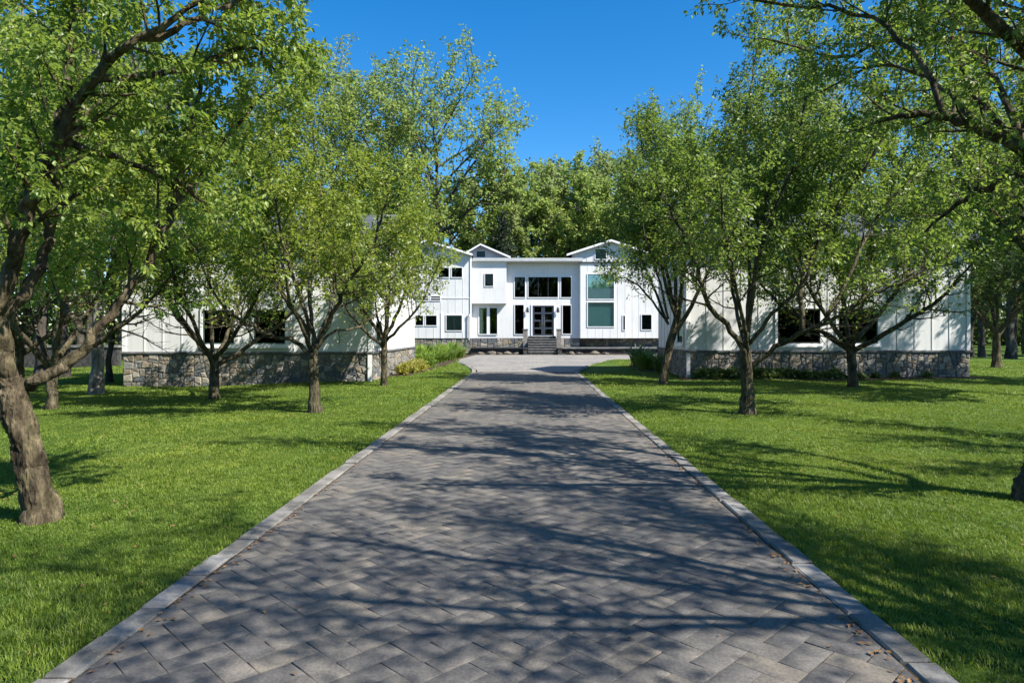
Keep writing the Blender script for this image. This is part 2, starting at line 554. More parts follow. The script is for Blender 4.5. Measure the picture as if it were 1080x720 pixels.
def spread(pts, r0, cfg, lev, rng, tubes, twigs, t_start):
    """give a limb its side branches, and those their twigs"""
    seg = np.linalg.norm(np.diff(pts, axis=0), axis=1)
    cum = np.concatenate([[0], np.cumsum(seg)]); L = cum[-1]
    last = lev >= cfg['levels']
    if last:
        twigs.append(pts); return
    n = max(2, int(L * cfg['dens'][lev] + rng.uniform(0, 1)))
    az = rng.uniform(0, 6.28)
    for i in range(n):
        t = t_start + (1 - t_start) * (i + rng.uniform(0.1, 0.9)) / n
        q = t * L
        j = min(np.searchsorted(cum, q, 'right') - 1, len(seg) - 1)
        p = pts[j] + (pts[j + 1] - pts[j]) * (q - cum[j]) / max(seg[j], 1e-6)
        d = norm(pts[j + 1] - pts[j])
        az += 2.4 + rng.normal(0, 0.5)
        lo, hi = cfg['len'][lev]
        l = (lo + (hi - lo) * rng.uniform(0, 1)) * (1.12 - 0.45 * t)
        ang = rng.uniform(*cfg['ang'])
        dd = perp_dir(d, ang, az, rng)
        if dd[2] < -0.25: dd[2] *= 0.35
        up = cfg['up'][lev]
        if rng.uniform() < cfg.get('sprout', 0) and lev == 1 and t > 0.4:
            dd = norm(np.array([rng.normal(0, .12), rng.normal(0, .12), 1.0])); l = l * 1.5; up = 0.3
        npt = 5 if lev + 1 < cfg['levels'] else 4
        cp = curve(p, dd, l, npt, up, cfg['wob'], rng)
        rr = max(r0 * (1 - 0.75 * t) * cfg['rk'], cfg['rmin'] * (2.2 if lev + 1 < cfg['levels'] else 1.0))
        rr = min(rr, l * 0.035)
        tubes.add(cp, np.linspace(rr, cfg['rmin'] * 0.6, len(cp)), 5 if lev + 1 < cfg['levels'] else 3)
        spread(cp, rr, cfg, lev + 1, rng, tubes, twigs, cfg['t0'])
    if lev >= 1:
        twigs.append(pts[-3:])


def leaf_cloud(twigs, n, length, width, rng, kind, droop=0.35, up=0.9, jit=0.05, low=None):
    Ls = np.array([np.linalg.norm(np.diff(t, axis=0), axis=1).sum() for t in twigs])
    if low:
        zm = np.array([t[:, 2].mean() for t in twigs])
        Ls = Ls * np.clip((zm - low[0]) / (low[1] - low[0]), 0.03, 1) ** 1.3
    idx = rng.choice(len(twigs), n, p=Ls / Ls.sum())
    tt = rng.uniform(0.08, 1.0, n)
    pos = np.zeros((n, 3)); tan = np.zeros((n, 3))
    maxm = max(len(t) for t in twigs)
    pad = np.array([np.concatenate([t, np.repeat(t[-1:], maxm - len(t), 0)]) for t in twigs])
    cnt = np.array([len(t) - 1 for t in twigs])
    x = tt * cnt[idx]
    j = np.minimum(x.astype(int), cnt[idx] - 1)
    fr = (x - j)[:, None]
    a = pad[idx, j]; b = pad[idx, j + 1]
    pos = a + (b - a) * fr
    tan = b - a
    tan /= np.maximum(np.linalg.norm(tan, axis=1, keepdims=True), 1e-9)
    side = rng.normal(0, 1, (n, 3))
    side -= tan * (side * tan).sum(1, keepdims=True)
    side /= np.maximum(np.linalg.norm(side, axis=1, keepdims=True), 1e-9)
    ax = tan * rng.uniform(0.1, 0.8, (n, 1)) + side * 0.85
    ax[:, 2] -= droop * rng.uniform(0.3, 1.6, n)
    ax /= np.linalg.norm(ax, axis=1, keepdims=True)
    nr = rng.normal(0, 0.55, (n, 3)); nr[:, 2] += up
    sd = np.cross(nr, ax); sd /= np.maximum(np.linalg.norm(sd, axis=1, keepdims=True), 1e-9)
    nr = np.cross(ax, sd)
    pos = pos + side * rng.uniform(0, jit, (n, 1))
    l = (length * rng.uniform(0.6, 1.25, n))[:, None]
    w = (width * rng.uniform(0.7, 1.2, n))[:, None]
    if kind == 'near':
        base = pos + ax * l * 0.12
        tip = pos + ax * l - nr * l * 0.16
        mid = pos + ax * l * 0.5
        Lf = pos + ax * l * 0.45 + sd * w * 0.5 + nr * w * 0.16
        Rt = pos + ax * l * 0.45 - sd * w * 0.5 + nr * w * 0.16
        L2 = pos + ax * l * 0.78 + sd * w * 0.27 - nr * l * 0.05
        R2 = pos + ax * l * 0.78 - sd * w * 0.27 - nr * l * 0.05
        V = np.stack([base, Lf, L2, tip, R2, Rt, mid], 1).reshape(-1, 3)
        o = (np.arange(n) * 7)[:, None]
        Fc = np.concatenate([o + [0, 6, 1], o + [1, 6, 2], o + [2, 6, 3], o + [3, 6, 4], o + [4, 6, 5], o + [5, 6, 0]], 1).reshape(-1, 3)
    else:
        tip = pos + ax * l
        mb = pos + ax * l * 0.45 - nr * w * 0.12
        Lf = pos + ax * l * 0.45 + sd * w * 0.5 + nr * w * 0.12
        Rt = pos + ax * l * 0.5 - sd * w * 0.5 + nr * w * 0.12
        V = np.stack([pos, Lf, tip, Rt], 1).reshape(-1, 3)
        o = (np.arange(n) * 4)[:, None]
        Fc = np.concatenate([o + [0, 2, 1], o + [0, 3, 2]], 1).reshape(-1, 3)
    return V, Fc


ORCHARD = dict(levels=3, dens=[0, 4.6, 8.0], len=[None, (0.7, 1.7), (0.28, 0.75)], ang=(0.55, 1.15), up=[0, 0.55, 0.25],
               wob=0.13, rk=0.5, rmin=0.004, t0=0.15, sprout=0.1)


def make_tree(name, base, trunk, limbs, seed, cfg, n_leaf, leaf, kind, lmat, bmat, label, group=None, cat='tree', t_first=0.28,
              droop=0.35, sides=12, jit=0.05, low=(1.7, 3.7), up=0.9):
    """trunk: list of (point, radius); limbs: list of (points, r0, r1)"""
    rng = np.random.default_rng(seed)
    root = empty(name, tuple(base))
    tag(root, label, cat, group)
    b = np.asarray(base, float)
    tb = Tubes()
    pts = smooth_poly([p for p, r in trunk], 5, seed, 0.008)
    rr = np.interp(np.linspace(0, 1, len(pts)), np.linspace(0, 1, len(trunk)), [r for p, r in trunk])
    # root flare
    zz = np.linalg.norm(pts - pts[0], axis=1)
    rr = rr * (1 + 0.26 * np.exp(-zz / max(rr[0] * 1.0, .02)))
    pts = np.concatenate([[pts[0] - np.array([0, 0, .25])], pts]); rr = np.concatenate([[rr[0] * 1.08], rr])
    tb.add(pts - b, rr, sides * 2, 0.13, rng, .13 if sides >= 14 else 0.0)
    o = bpy.data.objects.new('trunk', tb.mesh('trunk', bmat)); link(o, root)
    twigs = []
    for k, (lp, r0, r1) in enumerate(limbs):
        tt = Tubes()
        sp = smooth_poly(lp, 4, seed + k + 1, 0.018)
        r = np.linspace(1, 0, len(sp)) ** 0.8 * (r0 - r1) + r1
        tt.add(sp - b, r, sides, 0.06, rng, .10 if sides >= 14 and k < 4 else 0.0)
        spread(sp - b, r0, cfg, 1, rng, tt, twigs, t_first)
        o = bpy.data.objects.new('limb', tt.mesh('limb', bmat)); link(o, root)
    V, Fc = leaf_cloud(twigs, n_leaf, leaf[0], leaf[1], rng, kind, droop, jit=jit, up=up, low=low)
    o = bpy.data.objects.new('crown', fixed_mesh('crown', V, Fc, lmat)); link(o, root)
    return root


def auto_limbs(base, H, spreadr, fork_h, n, r, seed, lean=(0, 0), steep=1.0):
    rng = np.random.default_rng(seed)
    b = np.asarray(base, float)
    top = b + np.array([lean[0], lean[1], fork_h])
    limbs = []
    az = rng.uniform(0, 6.28)
    for i in range(n):
        az += 2 * pi / n + rng.normal(0, .25)
        reach = spreadr * rng.uniform(0.65, 1.05) if i < n - 1 else spreadr * 0.15
        hh = (H - fork_h) * rng.uniform(0.72, 0.98) * (0.62 if reach > spreadr * 0.9 else 1.0)
        s = top - np.array([0, 0, rng.uniform(0.0, 0.35) * fork_h * 0.6])
        d = np.array([math.cos(az), math.sin(az), 0])
        pts = [s, s + d * reach * 0.35 / steep + np.array([0, 0, hh * 0.24]), s + d * reach * 0.7 + np.array([0, 0, hh * 0.55]),
               s + d * reach + np.array([0, 0, hh])]
        limbs.append((pts, r * rng.uniform(0.45, 0.62), 0.012))
    trunk = [(b, r), (b + np.array([lean[0] * .4, lean[1] * .4, fork_h * 0.5]), r * 0.88), (top, r * 0.85)]
    return trunk, limbs


def orchard(px, py, y, H, spr, fork, n, r, seed, label, lmat='leaf_deep', n_leaf=15000, leaf=(0.095, 0.05), cfg=None, name='orchard_tree',
            bmat='bark_mid', lean=(0, 0), group=None, x=None, steep=1.0, low=(1.7, 3.7), extra=()):
    X = (px - VX) * y / F if x is None else x
    base = np.array([X, y, float(gz(X, y))])
    trunk, limbs = auto_limbs(base, H, spr, fork, n, r, seed, lean, steep)
    limbs += list(extra)
    return make_tree(name, base, trunk, limbs, seed, cfg or ORCHARD, n_leaf, leaf, 'mid', lmat, bmat, label, group, low=low)


def px_line(pts):
    return [P(*q) for q in pts]


GA = 'orchard trees flanking the driveway'

# -- nearest tree, left edge
b = P(45, 548, 5.82); b[2] = float(gz(b[0], b[1]))
tr = [(b, .122), (P(30, 480, 5.82), .108), (P(17, 425, 5.84), .105), (P(8, 398, 5.85), .095)]
lb = [
    (px_line([(14, 410, 5.85), (45, 398, 5.9), (75, 381, 6.0), (100, 352, 6.1), (132, 308, 6.2), (160, 268, 6.3), (183, 218, 6.4), (192, 170, 6.5), (205, 110, 6.6), (225, 50, 6.7)]), .05, .014),
    (px_line([(10, 402, 5.85), (-2, 345, 5.8), (8, 285, 5.7), (30, 220, 5.6), (58, 150, 5.5), (95, 85, 5.45), (150, 40, 5.4), (215, 0, 5.4)]), .072, .014),
    (px_line([(24, 240, 5.65), (52, 170, 5.75), (70, 110, 5.9), (73, 40, 6.0), (80, -40, 6.1)]), .042, .012),
    (px_line([(-1, 345, 5.8), (22, 310, 5.84), (48, 268, 5.95), (57, 215, 6.1), (66, 150, 6.3), (105, 110, 6.5), (160, 70, 6.7)]), .05, .012),
    (px_line([(5, 405, 5.84), (-40, 380, 5.8), (-110, 320, 5.7), (-160, 220, 5.6)]), .055, .012),
    (px_line([(-1, 350, 5.8), (-22, 260, 6.2), (0, 160, 6.7), (40, 60, 7.1)]), .05, .012),
    (px_line([(95, 85, 5.45), (160, 82, 5.8), (225, 62, 6.1), (268, 50, 6.3), (290, 75, 6.4)]), .034, .008),
    (px_line([(183, 218, 6.4), (220, 170, 6.7), (258, 120, 7.0), (285, 95, 7.2)]), .032, .008),
    (px_line([(58, 150, 5.5), (120, 165, 5.8), (185, 190, 6.1), (235, 225, 6.3)]), .034, .008),
    (px_line([(150, 40, 5.4), (210, 20, 5.6), (262, -5, 5.8), (300, -30, 6.0)]), .03, .008),
    (px_line([(100, 352, 6.1), (70, 330, 6.5), (60, 300, 7.0), (90, 260, 7.4)]), .03, .01),
]
cfgN = dict(ORCHARD); cfgN.update(dens=[0, 4.2, 8.5], len=[None, (0.45, 1.15), (0.22, 0.55)], rmin=0.0028, sprout=0.12)
make_tree('orchard_tree', b, tr, lb, 11, cfgN, 30000, (0.068, 0.033), 'near', 'leaf_near', 'bark_near',
          'nearest orchard tree, thick leaning trunk forking low over the left lawn', GA, t_first=0.3, droop=0.6, sides=14, jit=0.03, low=(1.2, 2.2))

# -- second tree left of the drive
b = P(333, 432, 14.0); b[2] = float(gz(b[0], b[1]))
tr = [(b, .122), (P(331, 405, 14), .105), (P(330, 372, 14), .108)]
lb = [
    (px_line([(330, 378, 14), (312, 361, 13.9), (285, 353, 13.7), (262, 342, 13.4), (240, 328, 13.1), (222, 298, 12.9), (205, 262, 12.8)]), 0.050, .012),
    (px_line([(329, 374, 14), (322, 347, 14.1), (302, 316, 14.3), (290, 285, 14.5), (272, 238, 14.6), (262, 190, 14.7), (255, 140, 14.7)]), 0.056, .012),
    (px_line([(332, 372, 14), (341, 350, 13.9), (355, 324, 13.7), (367, 298, 13.5), (388, 268, 13.4), (402, 232, 13.3), (412, 200, 13.2)]), 0.056, .012),
    (px_line([(331, 366, 14), (328, 320, 14.2), (330, 270, 14.5), (338, 210, 14.7), (330, 150, 14.8), (326, 110, 14.8)]), 0.044, .012),
    (px_line([(335, 368, 14), (350, 351, 14.3), (373, 346, 14.6), (398, 330, 14.9), (418, 305, 15.2)]), 0.032, .01),
    (px_line([(328, 366, 14), (312, 330, 13.4), (300, 290, 12.8), (295, 235, 12.4), (285, 190, 12.2)]), 0.040, .012),
    (px_line([(328, 352, 14), (300, 260, 13.9), (285, 180, 13.7), (292, 110, 13.5), (300, 70, 13.4)]), 0.040, .012),
    (px_line([(334, 362, 14), (350, 320, 15), (358, 270, 15.8), (372, 225, 16.2), (378, 170, 16.4)]), 0.040, .012),
]
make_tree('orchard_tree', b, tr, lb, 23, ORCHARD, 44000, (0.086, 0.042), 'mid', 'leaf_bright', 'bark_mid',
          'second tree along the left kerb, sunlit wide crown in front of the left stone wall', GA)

# -- second tree right of the drive
b = P(788, 436, 13.4); b[2] = float(gz(b[0], b[1]))
tr = [(b, .135), (P(788, 410, 13.4), .115), (P(787, 372, 13.4), .118)]
lb = [
    (px_line([(787, 376, 13.4), (766, 342, 13.3), (747, 322, 13.2), (737, 292, 13.0), (724, 255, 12.8), (705, 218, 12.7), (690, 190, 12.6)]), 0.060, .012),
    (px_line([(788, 372, 13.4), (789, 335, 13.5), (795, 300, 13.6), (800, 250, 13.8), (812, 185, 13.9), (818, 120, 14.0)]), 0.060, .012),
    (px_line([(791, 362, 13.4), (815, 330, 13.2), (838, 310, 13.0), (858, 272, 12.8), (870, 225, 12.6), (880, 170, 12.5)]), 0.044, .012),
    (px_line([(790, 390, 13.4), (818, 366, 13.2), (848, 349, 12.9), (882, 336, 12.6), (918, 312, 12.3), (960, 292, 12.1), (1005, 268, 12.0)]), 0.054, .014),
    (px_line([(846, 350.5, 12.92), (845, 310, 13.1), (852, 258, 13.4), (862, 195, 13.6), (866, 130, 13.8)]), 0.048, .012),
    (px_line([(787, 368, 13.4), (775, 320, 14.2), (768, 270, 14.8), (756, 210, 15.2), (750, 160, 15.4)]), 0.044, .012),
    (px_line([(788, 368, 13.4), (778, 310, 12.6), (766, 250, 12.0), (760, 195, 11.7)]), 0.040, .012),
    (px_line([(789, 350, 13.5), (800, 270, 13.2), (830, 190, 12.9), (850, 110, 12.6), (858, 40, 12.4)]), 0.048, .012),
    (px_line([(789, 345, 13.5), (790, 260, 14.2), (785, 180, 14.8), (790, 100, 15.2), (800, 45, 15.4)]), 0.044, .012),
    (px_line([(850, 272, 12.9), (890, 210, 12.7), (930, 150, 12.6), (950, 80, 12.5), (955, 20, 12.5)]), 0.036, .012),
    (px_line([(870, 340, 12.7), (900, 280, 13.0), (930, 220, 13.3), (985, 170, 13.6), (1020, 110, 13.8)]), 0.036, .012),
    (px_line([(905, 318, 12.4), (940, 295, 12.9), (975, 280, 13.5), (1000, 240, 14.0)]), 0.028, .012),
]
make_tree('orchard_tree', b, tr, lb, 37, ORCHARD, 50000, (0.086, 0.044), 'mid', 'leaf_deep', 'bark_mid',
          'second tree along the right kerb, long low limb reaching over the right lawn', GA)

# -- nearest tree on the right, trunk just at the picture edge
b = P(1090, 528, 6.5); b[2] = float(gz(b[0], b[1]))
tr = [(b, .14), (P(1102, 470, 6.5), .125), (P(1120, 400, 6.45), .12)]
lb = [
    (px_line([(1120, 405, 6.45), (1135, 320, 6.3), (1110, 215, 6.2), (1080, 160, 6.2), (1040, 140, 6.3), (1000, 126, 6.4), (960, 121, 6.5), (915, 132, 6.7)]), .08, .012),
    (px_line([(1118, 410, 6.45), (1110, 290, 6.9), (1078, 188, 7.2), (1040, 197, 7.5), (1008, 215, 7.8), (975, 245, 8.1)]), .055, .01),
    (px_line([(1120, 405, 6.45), (1150, 240, 5.8), (1110, 80, 5.4), (1040, 18, 5.2), (1000, -25, 5.1), (930, -70, 5.0)]), .075, .012),
    (px_line([(1122, 405, 6.45), (1160, 300, 6.9), (1180, 180, 7.4), (1150, 60, 7.9), (1060, 15, 8.3), (960, 25, 8.6)]), .06, .012),
    (px_line([(1122, 405, 6.45), (1190, 330, 6.0), (1260, 220, 5.6), (1300, 80, 5.3)]), .06, .012),
    (px_line([(1000, 126, 6.4), (975, 70, 6.6), (920, 20, 6.9), (830, 5, 7.2), (760, -5, 7.4)]), .03, .009),
    (px_line([(1110, 215, 6.2), (1030, 60, 7.6), (960, 40, 8.2), (880, 60, 8.8), (800, 40, 9.3)]), .04, .009),
    (px_line([(1040, 140, 6.3), (990, 90, 7.2), (930, 70, 7.8), (870, 95, 8.4)]), .03, .009),
    (px_line([(1120, 405, 6.45), (1112, 150, 6.4), (1060, -100, 6.3), (960, -290, 6.2), (850, -430, 6.1)]), .06, .01),
    (px_line([(1122, 300, 6.4), (1150, 0, 6.8), (1120, -240, 7.1), (1050, -420, 7.4)]), .055, .01),
    (px_line([(1080, 160, 6.2), (1015, 80, 6.6), (1005, 20, 7.0), (1010, -60, 7.4)]), .03, .009),
]
make_tree('orchard_tree', b, tr, lb, 41, cfgN, 30000, (0.070, 0.035), 'near', 'leaf_deep', 'bark_near',
          'nearest tree on the right, trunk cut by the picture edge, bare dark limbs overhead', GA, t_first=0.35, droop=0.5, sides=14, jit=0.03)

# -- further trees of both rows
orchard(405, 406, 20.6, 5.6, 1.9, 1.35, 7, .10, 53, 'slender third tree of the left row, next to the left wing corner', 'leaf_bright', 18000, (.105, .055), group=GA)
cfgS = dict(ORCHARD); cfgS.update(sprout=0.42, up=[0, 0.9, 0.5])
orchard(699, 404, 21.2, 9.2, 1.7, 2.1, 6, .125, 67, 'tall third tree of the right row, upright shoots topping its crown', 'leaf_deep', 40000, (.10, .055), cfgS, group=GA, lean=(.45, 0), low=(2.2, 3.6),
        extra=[(px_line([(705, 342, 21.2), (688, 318, 21.0), (672, 300, 20.8), (656, 293, 20.6), (645, 296, 20.4)]), .04, .01),
               (px_line([(704, 340, 21.2), (688, 300, 21.4), (674, 262, 21.5), (666, 230, 21.6), (664, 190, 21.6)]), .045, .01),
               (px_line([(705, 336, 21.2), (694, 290, 20.6), (680, 250, 20.2), (676, 210, 20.0)]), .04, .01)])
orchard(226, 416, 17.3, 6.2, 3.0, 1.0, 7, .12, 71, 'outer left tree with thin forked trunk before the two wing windows', 'leaf_bright', 30000, (.105, .055), group=GA)
orchard(900, 408, 19.6, 6.8, 3.4, 1.25, 8, .14, 83, 'outer right tree with short trunk before the black wing windows', 'leaf_deep', 34000, (.105, .055), group=GA, lean=(-.1, 0))
orchard(1051, 386, 31.5, 6.5, 3.0, 1.6, 6, .18, 97, 'small dark tree on the lawn beyond the right wing corner', 'leaf_shade', 12000, (.15, .08))
orchard(55, 424, 15.4, 6.0, 3.2, 1.0, 7, .12, 101, 'dark thin forked tree behind the nearest left trunk', 'leaf_near', 17000, (.10, .052))
orchard(20, 405, 22.0, 8.0, 3.6, 1.4, 7, .15, 113, 'leafy orchard tree farther back at the left edge of the lawn', 'leaf_near', 16000, (.13, .07))
# fuller crowns high on both sides
orchard(165, 405, 18.0, 9.5, 3.6, 3.2, 8, .13, 127, 'taller tree whose crown rises above the left wing wall', 'leaf_bright', 32000, (.12, .065), x=-13.9, steep=1.2)
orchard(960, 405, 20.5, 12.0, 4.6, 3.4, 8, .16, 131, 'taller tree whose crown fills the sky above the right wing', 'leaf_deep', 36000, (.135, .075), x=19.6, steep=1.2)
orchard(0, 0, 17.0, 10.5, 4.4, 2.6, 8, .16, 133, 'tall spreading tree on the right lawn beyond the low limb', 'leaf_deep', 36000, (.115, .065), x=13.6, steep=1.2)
# trees beside and behind the viewpoint whose shade falls across the drive
orchard(0, 0, 2.4, 8.6, 3.3, 3.3, 8, .10, 139, 'orchard tree on the right lawn, close beside the viewpoint', 'leaf_deep', 7500, (.085, .045), x=5.0, group=GA, low=(3.7, 4.9))
orchard(0, 0, 0.2, 9.6, 3.5, 2.6, 8, .11, 149, 'orchard tree on the right lawn, taller, level with the viewpoint', 'leaf_deep', 8500, (.09, .048), x=7.2, group=GA)
orchard(0, 0, 7.6, 6.6, 3.0, 1.8, 6, .15, 151, 'outer orchard tree on the right lawn, out past the kerb row', 'leaf_deep', 9000, (.09, .05), x=10.6, group=GA)


# -- woodland trees
def wood_tree(x, y, H, spr, clear, seed, lmat, label, n_leaf=9000, leaf=(0.42, 0.30), n_limb=13, r=0.28, group=None, name='woodland_tree', bmat='bark_wood', cfg=None, multi=1):
    rng = np.random.default_rng(seed)
    base = np.array([x, y, float(gz(x, y))])
    root = empty(name, tuple(base)); tag(root, label, 'tree', group)
    tb = Tubes(); twigs = []
    C = cfg or dict(levels=3, dens=[0, 1.1, 1.5], len=[None, (H * .09, H * .2), (H * .035, H * .085)], ang=(0.5, 1.1), up=[0, 0.5, 0.2], wob=0.12, rk=0.5,
                    rmin=0.018, t0=0.2, sprout=0.05)
    for s in range(multi):
        off = np.array([rng.normal(0, .35), rng.normal(0, .35), 0]) * (multi > 1)
        ln = rng.normal(0, .05 * H / 2, 2) if multi > 1 else rng.normal(0, .015 * H, 2)
        tp = smooth_poly([off, off + np.array([ln[0] * .2, ln[1] * .2, H * .3]), off + np.array([ln[0] * .6, ln[1] * .5, H * .62]), off + np.array([ln[0], ln[1], H * .93])], 5, seed + s, 0.06)
        rr = np.linspace(r, 0.03, len(tp)); rr[0] *= 1.3
        tb.add(tp, rr, 9, .05, rng)
        az = rng.uniform(0, 6.28)
        nl = max(4, n_limb // multi)
        for i in range(nl):
            t = clear + (0.97 - clear) * (i + rng.uniform(0, .8)) / nl
            k = t * (len(tp) - 1); j = int(k)
            p = tp[j] + (tp[min(j + 1, len(tp) - 1)] - tp[j]) * (k - j)
            az += 2.4 + rng.normal(0, .3)
            prof = math.sin(pi * min(1, (0.22 + 0.78 * (t - clear) / (1 - clear)))) ** 0.7 + 0.12
            l = spr * prof * rng.uniform(.75, 1.15)
            el = rng.uniform(0.5, 0.95) + 0.25 * t
            d = np.array([math.cos(az) * math.cos(el), math.sin(az) * math.cos(el), math.sin(el)])
            lp = curve(p, d, l * 1.15, 7, 0.25, .1, rng)
            r0 = r * (1 - t) * 0.6 + 0.05
            tb.add(lp, np.linspace(r0, .015, len(lp)), 6)
            spread(lp, r0, C, 1, rng, tb, twigs, 0.25)
    o = bpy.data.objects.new('trunk', tb.mesh('trunk', bmat)); link(o, root)
    V, Fc = leaf_cloud(twigs, n_leaf, leaf[0], leaf[1], rng, 'mid', 0.25, 0.5, 0.25)
    o = bpy.data.objects.new('crown', fixed_mesh('crown', V, Fc, lmat)); link(o, root)
    return root


def wx(px, y):
    return (px - VX) * y / F


GW = 'woodland trees behind the house'
tall = wood_tree(wx(466, 68), 68, 26.5, 8.8, .26, 201, 'leaf_wood', 'tallest woodland tree, airy open crown against the blue sky', 13500, (.34, .25), 20, .46, GW)
tall2 = wood_tree(wx(404, 66), 66, 24.0, 6.5, .3, 211, 'leaf_wood', 'leafy woodland tree just left of the tallest one', 9000, (.32, .24), 14, .36, GW)
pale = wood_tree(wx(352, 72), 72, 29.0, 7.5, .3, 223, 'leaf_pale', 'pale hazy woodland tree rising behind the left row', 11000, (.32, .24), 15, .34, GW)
rnd1 = wood_tree(wx(606, 76), 76, 18.0, 8.5, .22, 233, 'leaf_wood', 'round crowned woodland tree above the right roof gable', 13000, (.38, .28), 17, .34, GW, multi=3)
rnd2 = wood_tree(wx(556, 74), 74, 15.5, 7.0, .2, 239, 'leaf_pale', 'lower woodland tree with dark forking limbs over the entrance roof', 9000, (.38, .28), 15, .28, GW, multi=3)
rnd3 = wood_tree(wx(655, 70), 72, 15.5, 7.0, .2, 241, 'leaf_wood', 'woodland tree between the round crown and the right row', 10500, (.40, .30), 15, .3, GW, multi=2)
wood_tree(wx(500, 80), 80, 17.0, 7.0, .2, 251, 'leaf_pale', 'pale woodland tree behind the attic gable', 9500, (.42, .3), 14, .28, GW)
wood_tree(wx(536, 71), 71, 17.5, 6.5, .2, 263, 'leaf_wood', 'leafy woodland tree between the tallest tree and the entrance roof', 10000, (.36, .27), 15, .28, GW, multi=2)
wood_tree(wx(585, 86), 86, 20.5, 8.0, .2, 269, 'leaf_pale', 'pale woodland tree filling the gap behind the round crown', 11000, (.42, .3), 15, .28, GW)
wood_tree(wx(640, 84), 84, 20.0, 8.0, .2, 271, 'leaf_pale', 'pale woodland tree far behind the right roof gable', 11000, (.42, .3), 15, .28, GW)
# an evergreen behind the roof
def evergreen(x, y, H, w, seed, label):
    rng = np.random.default_rng(seed)
    base = np.array([x, y, 0.0])
    root = empty('conifer_tree', tuple(base)); tag(root, label, 'tree')
    tb = Tubes(); tw = []
    tb.add(np.array([[0, 0, -.2], [0, 0, H * .5], [0, 0, H]]), [.3, .18, .03], 8)
    z = 2.0
    while z < H - .3:
        n = 7; l = w * (1 - z / H) ** 0.8
        for k in range(n):
            az = rng.uniform(0, 6.28)
            d = np.array([math.cos(az), math.sin(az), -.05])
            lp = curve(np.array([0, 0, z + rng.uniform(-.3, .3)]), d, l * rng.uniform(.7, 1.1), 5, 0.05, .05, rng)
            tb.add(lp, np.linspace(.05, .01, len(lp)), 4)
            tw.append(lp)
            for q in range(5):
                j = rng.integers(1, len(lp) - 1)
                d2 = norm(lp[j + 1] - lp[j] + rng.normal(0, .6, 3) * np.array([1, 1, .2]))
                tw.append(curve(lp[j], d2, l * .3, 3, -.1, .05, rng))
        z += .55
    o = bpy.data.objects.new('trunk', tb.mesh('trunk', 'bark_wood')); link(o, root)
    V, Fc = leaf_cloud(tw, 9000, .34, .12, rng, 'mid', .3, .8, .1)
    o = bpy.data.objects.new('crown', fixed_mesh('crown', V, Fc, 'needle')); link(o, root)


evergreen(wx(530, 66), 66, 13.5, 4.2, 257, 'dark conifer standing behind the entrance roof')

# trees filling both flanks (copies of the kinds above, each its own object)
proto = [tall2, pale, rnd1, rnd3]
GL = 'woodland trees on the left flank'; GR = 'woodland trees on the right flank'; GB = 'woodland trees deep behind the house'
rng = np.random.default_rng(301)
flank = []
for x, y, s in [(-24, 46, .78), (-31, 52, .8), (-38, 44, .8), (-19, 58, .85), (-28, 66, .95), (-40, 62, .95), (-52, 56, .95), (-35, 78, 1.0), (-50, 76, 1), (-64, 70, 1), (-16, 74, .95), (-48, 42, .8)]:
    flank.append((x, y, s, GL, 'woodland tree among the dark trunks on the left flank beyond the lawn'))
for x, y, s in [(16, 60, .8), (24, 54, .8), (21, 68, .95), (30, 47, .75), (33, 62, .95), (38, 52, .85), (44, 44, .85), (46, 64, .95), (56, 54, .95), (29, 78, 1), (45, 80, 1), (60, 72, 1), (35, 41, .7)]:
    flank.append((x, y, s, GR, 'woodland tree among the dark trunks on the right flank beyond the wing'))
for x, y, s in [(-20, 95, .8), (-8, 98, .75), (2, 96, .68), (12, 98, .72), (24, 96, .8), (-32, 98, .85)]:
    flank.append((x, y, s, GB, 'woodland tree deep in the wood behind the house roofs'))
for i, (x, y, s, g, lab) in enumerate(flank):
    o = copy_tree(proto[i % 4])
    o.location = (x, y, float(gz(x, y)))
    s2 = s * rng.uniform(.92, 1.08)
    o.scale = (s2, s2, s2)
    o.rotation_euler = (0, 0, rng.uniform(0, 6.28))
    o['group'] = g; o['label'] = lab
# grey trunk and dark trunks beside the left wing
def lawn_tree(px, y, H, r, seed, label, bmat, lmat='leaf_deep', clear=.42, spr=4.0):
    return wood_tree(wx(px, y), y, H, spr, clear, seed, lmat, label, 5200, (.2, .13), 10, r, None, 'shade_tree', bmat)


lawn_tree(101, 19.6, 13, .18, 311, 'shade tree with straight pale grey trunk beside the left wing corner', 'bark_grey')
lawn_tree(44, 27.0, 13, .24, 313, 'shade tree with dark thick trunk deep on the left lawn', 'bark_wood')
lawn_tree(116, 24.5, 12, .10, 317, 'shade tree with thin black trunk between grey trunk and left wing', 'bark_wood')
lawn_tree(68, 29.5, 13, .20, 331, 'shade tree with dark trunk left of the grey trunk', 'bark_wood')
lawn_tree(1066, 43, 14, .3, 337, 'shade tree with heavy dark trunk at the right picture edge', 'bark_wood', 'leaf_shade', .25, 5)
lawn_tree(1036, 46, 13, .22, 347, 'shade tree in deep shade behind the small right lawn tree', 'bark_wood', 'leaf_shade', .2, 5)

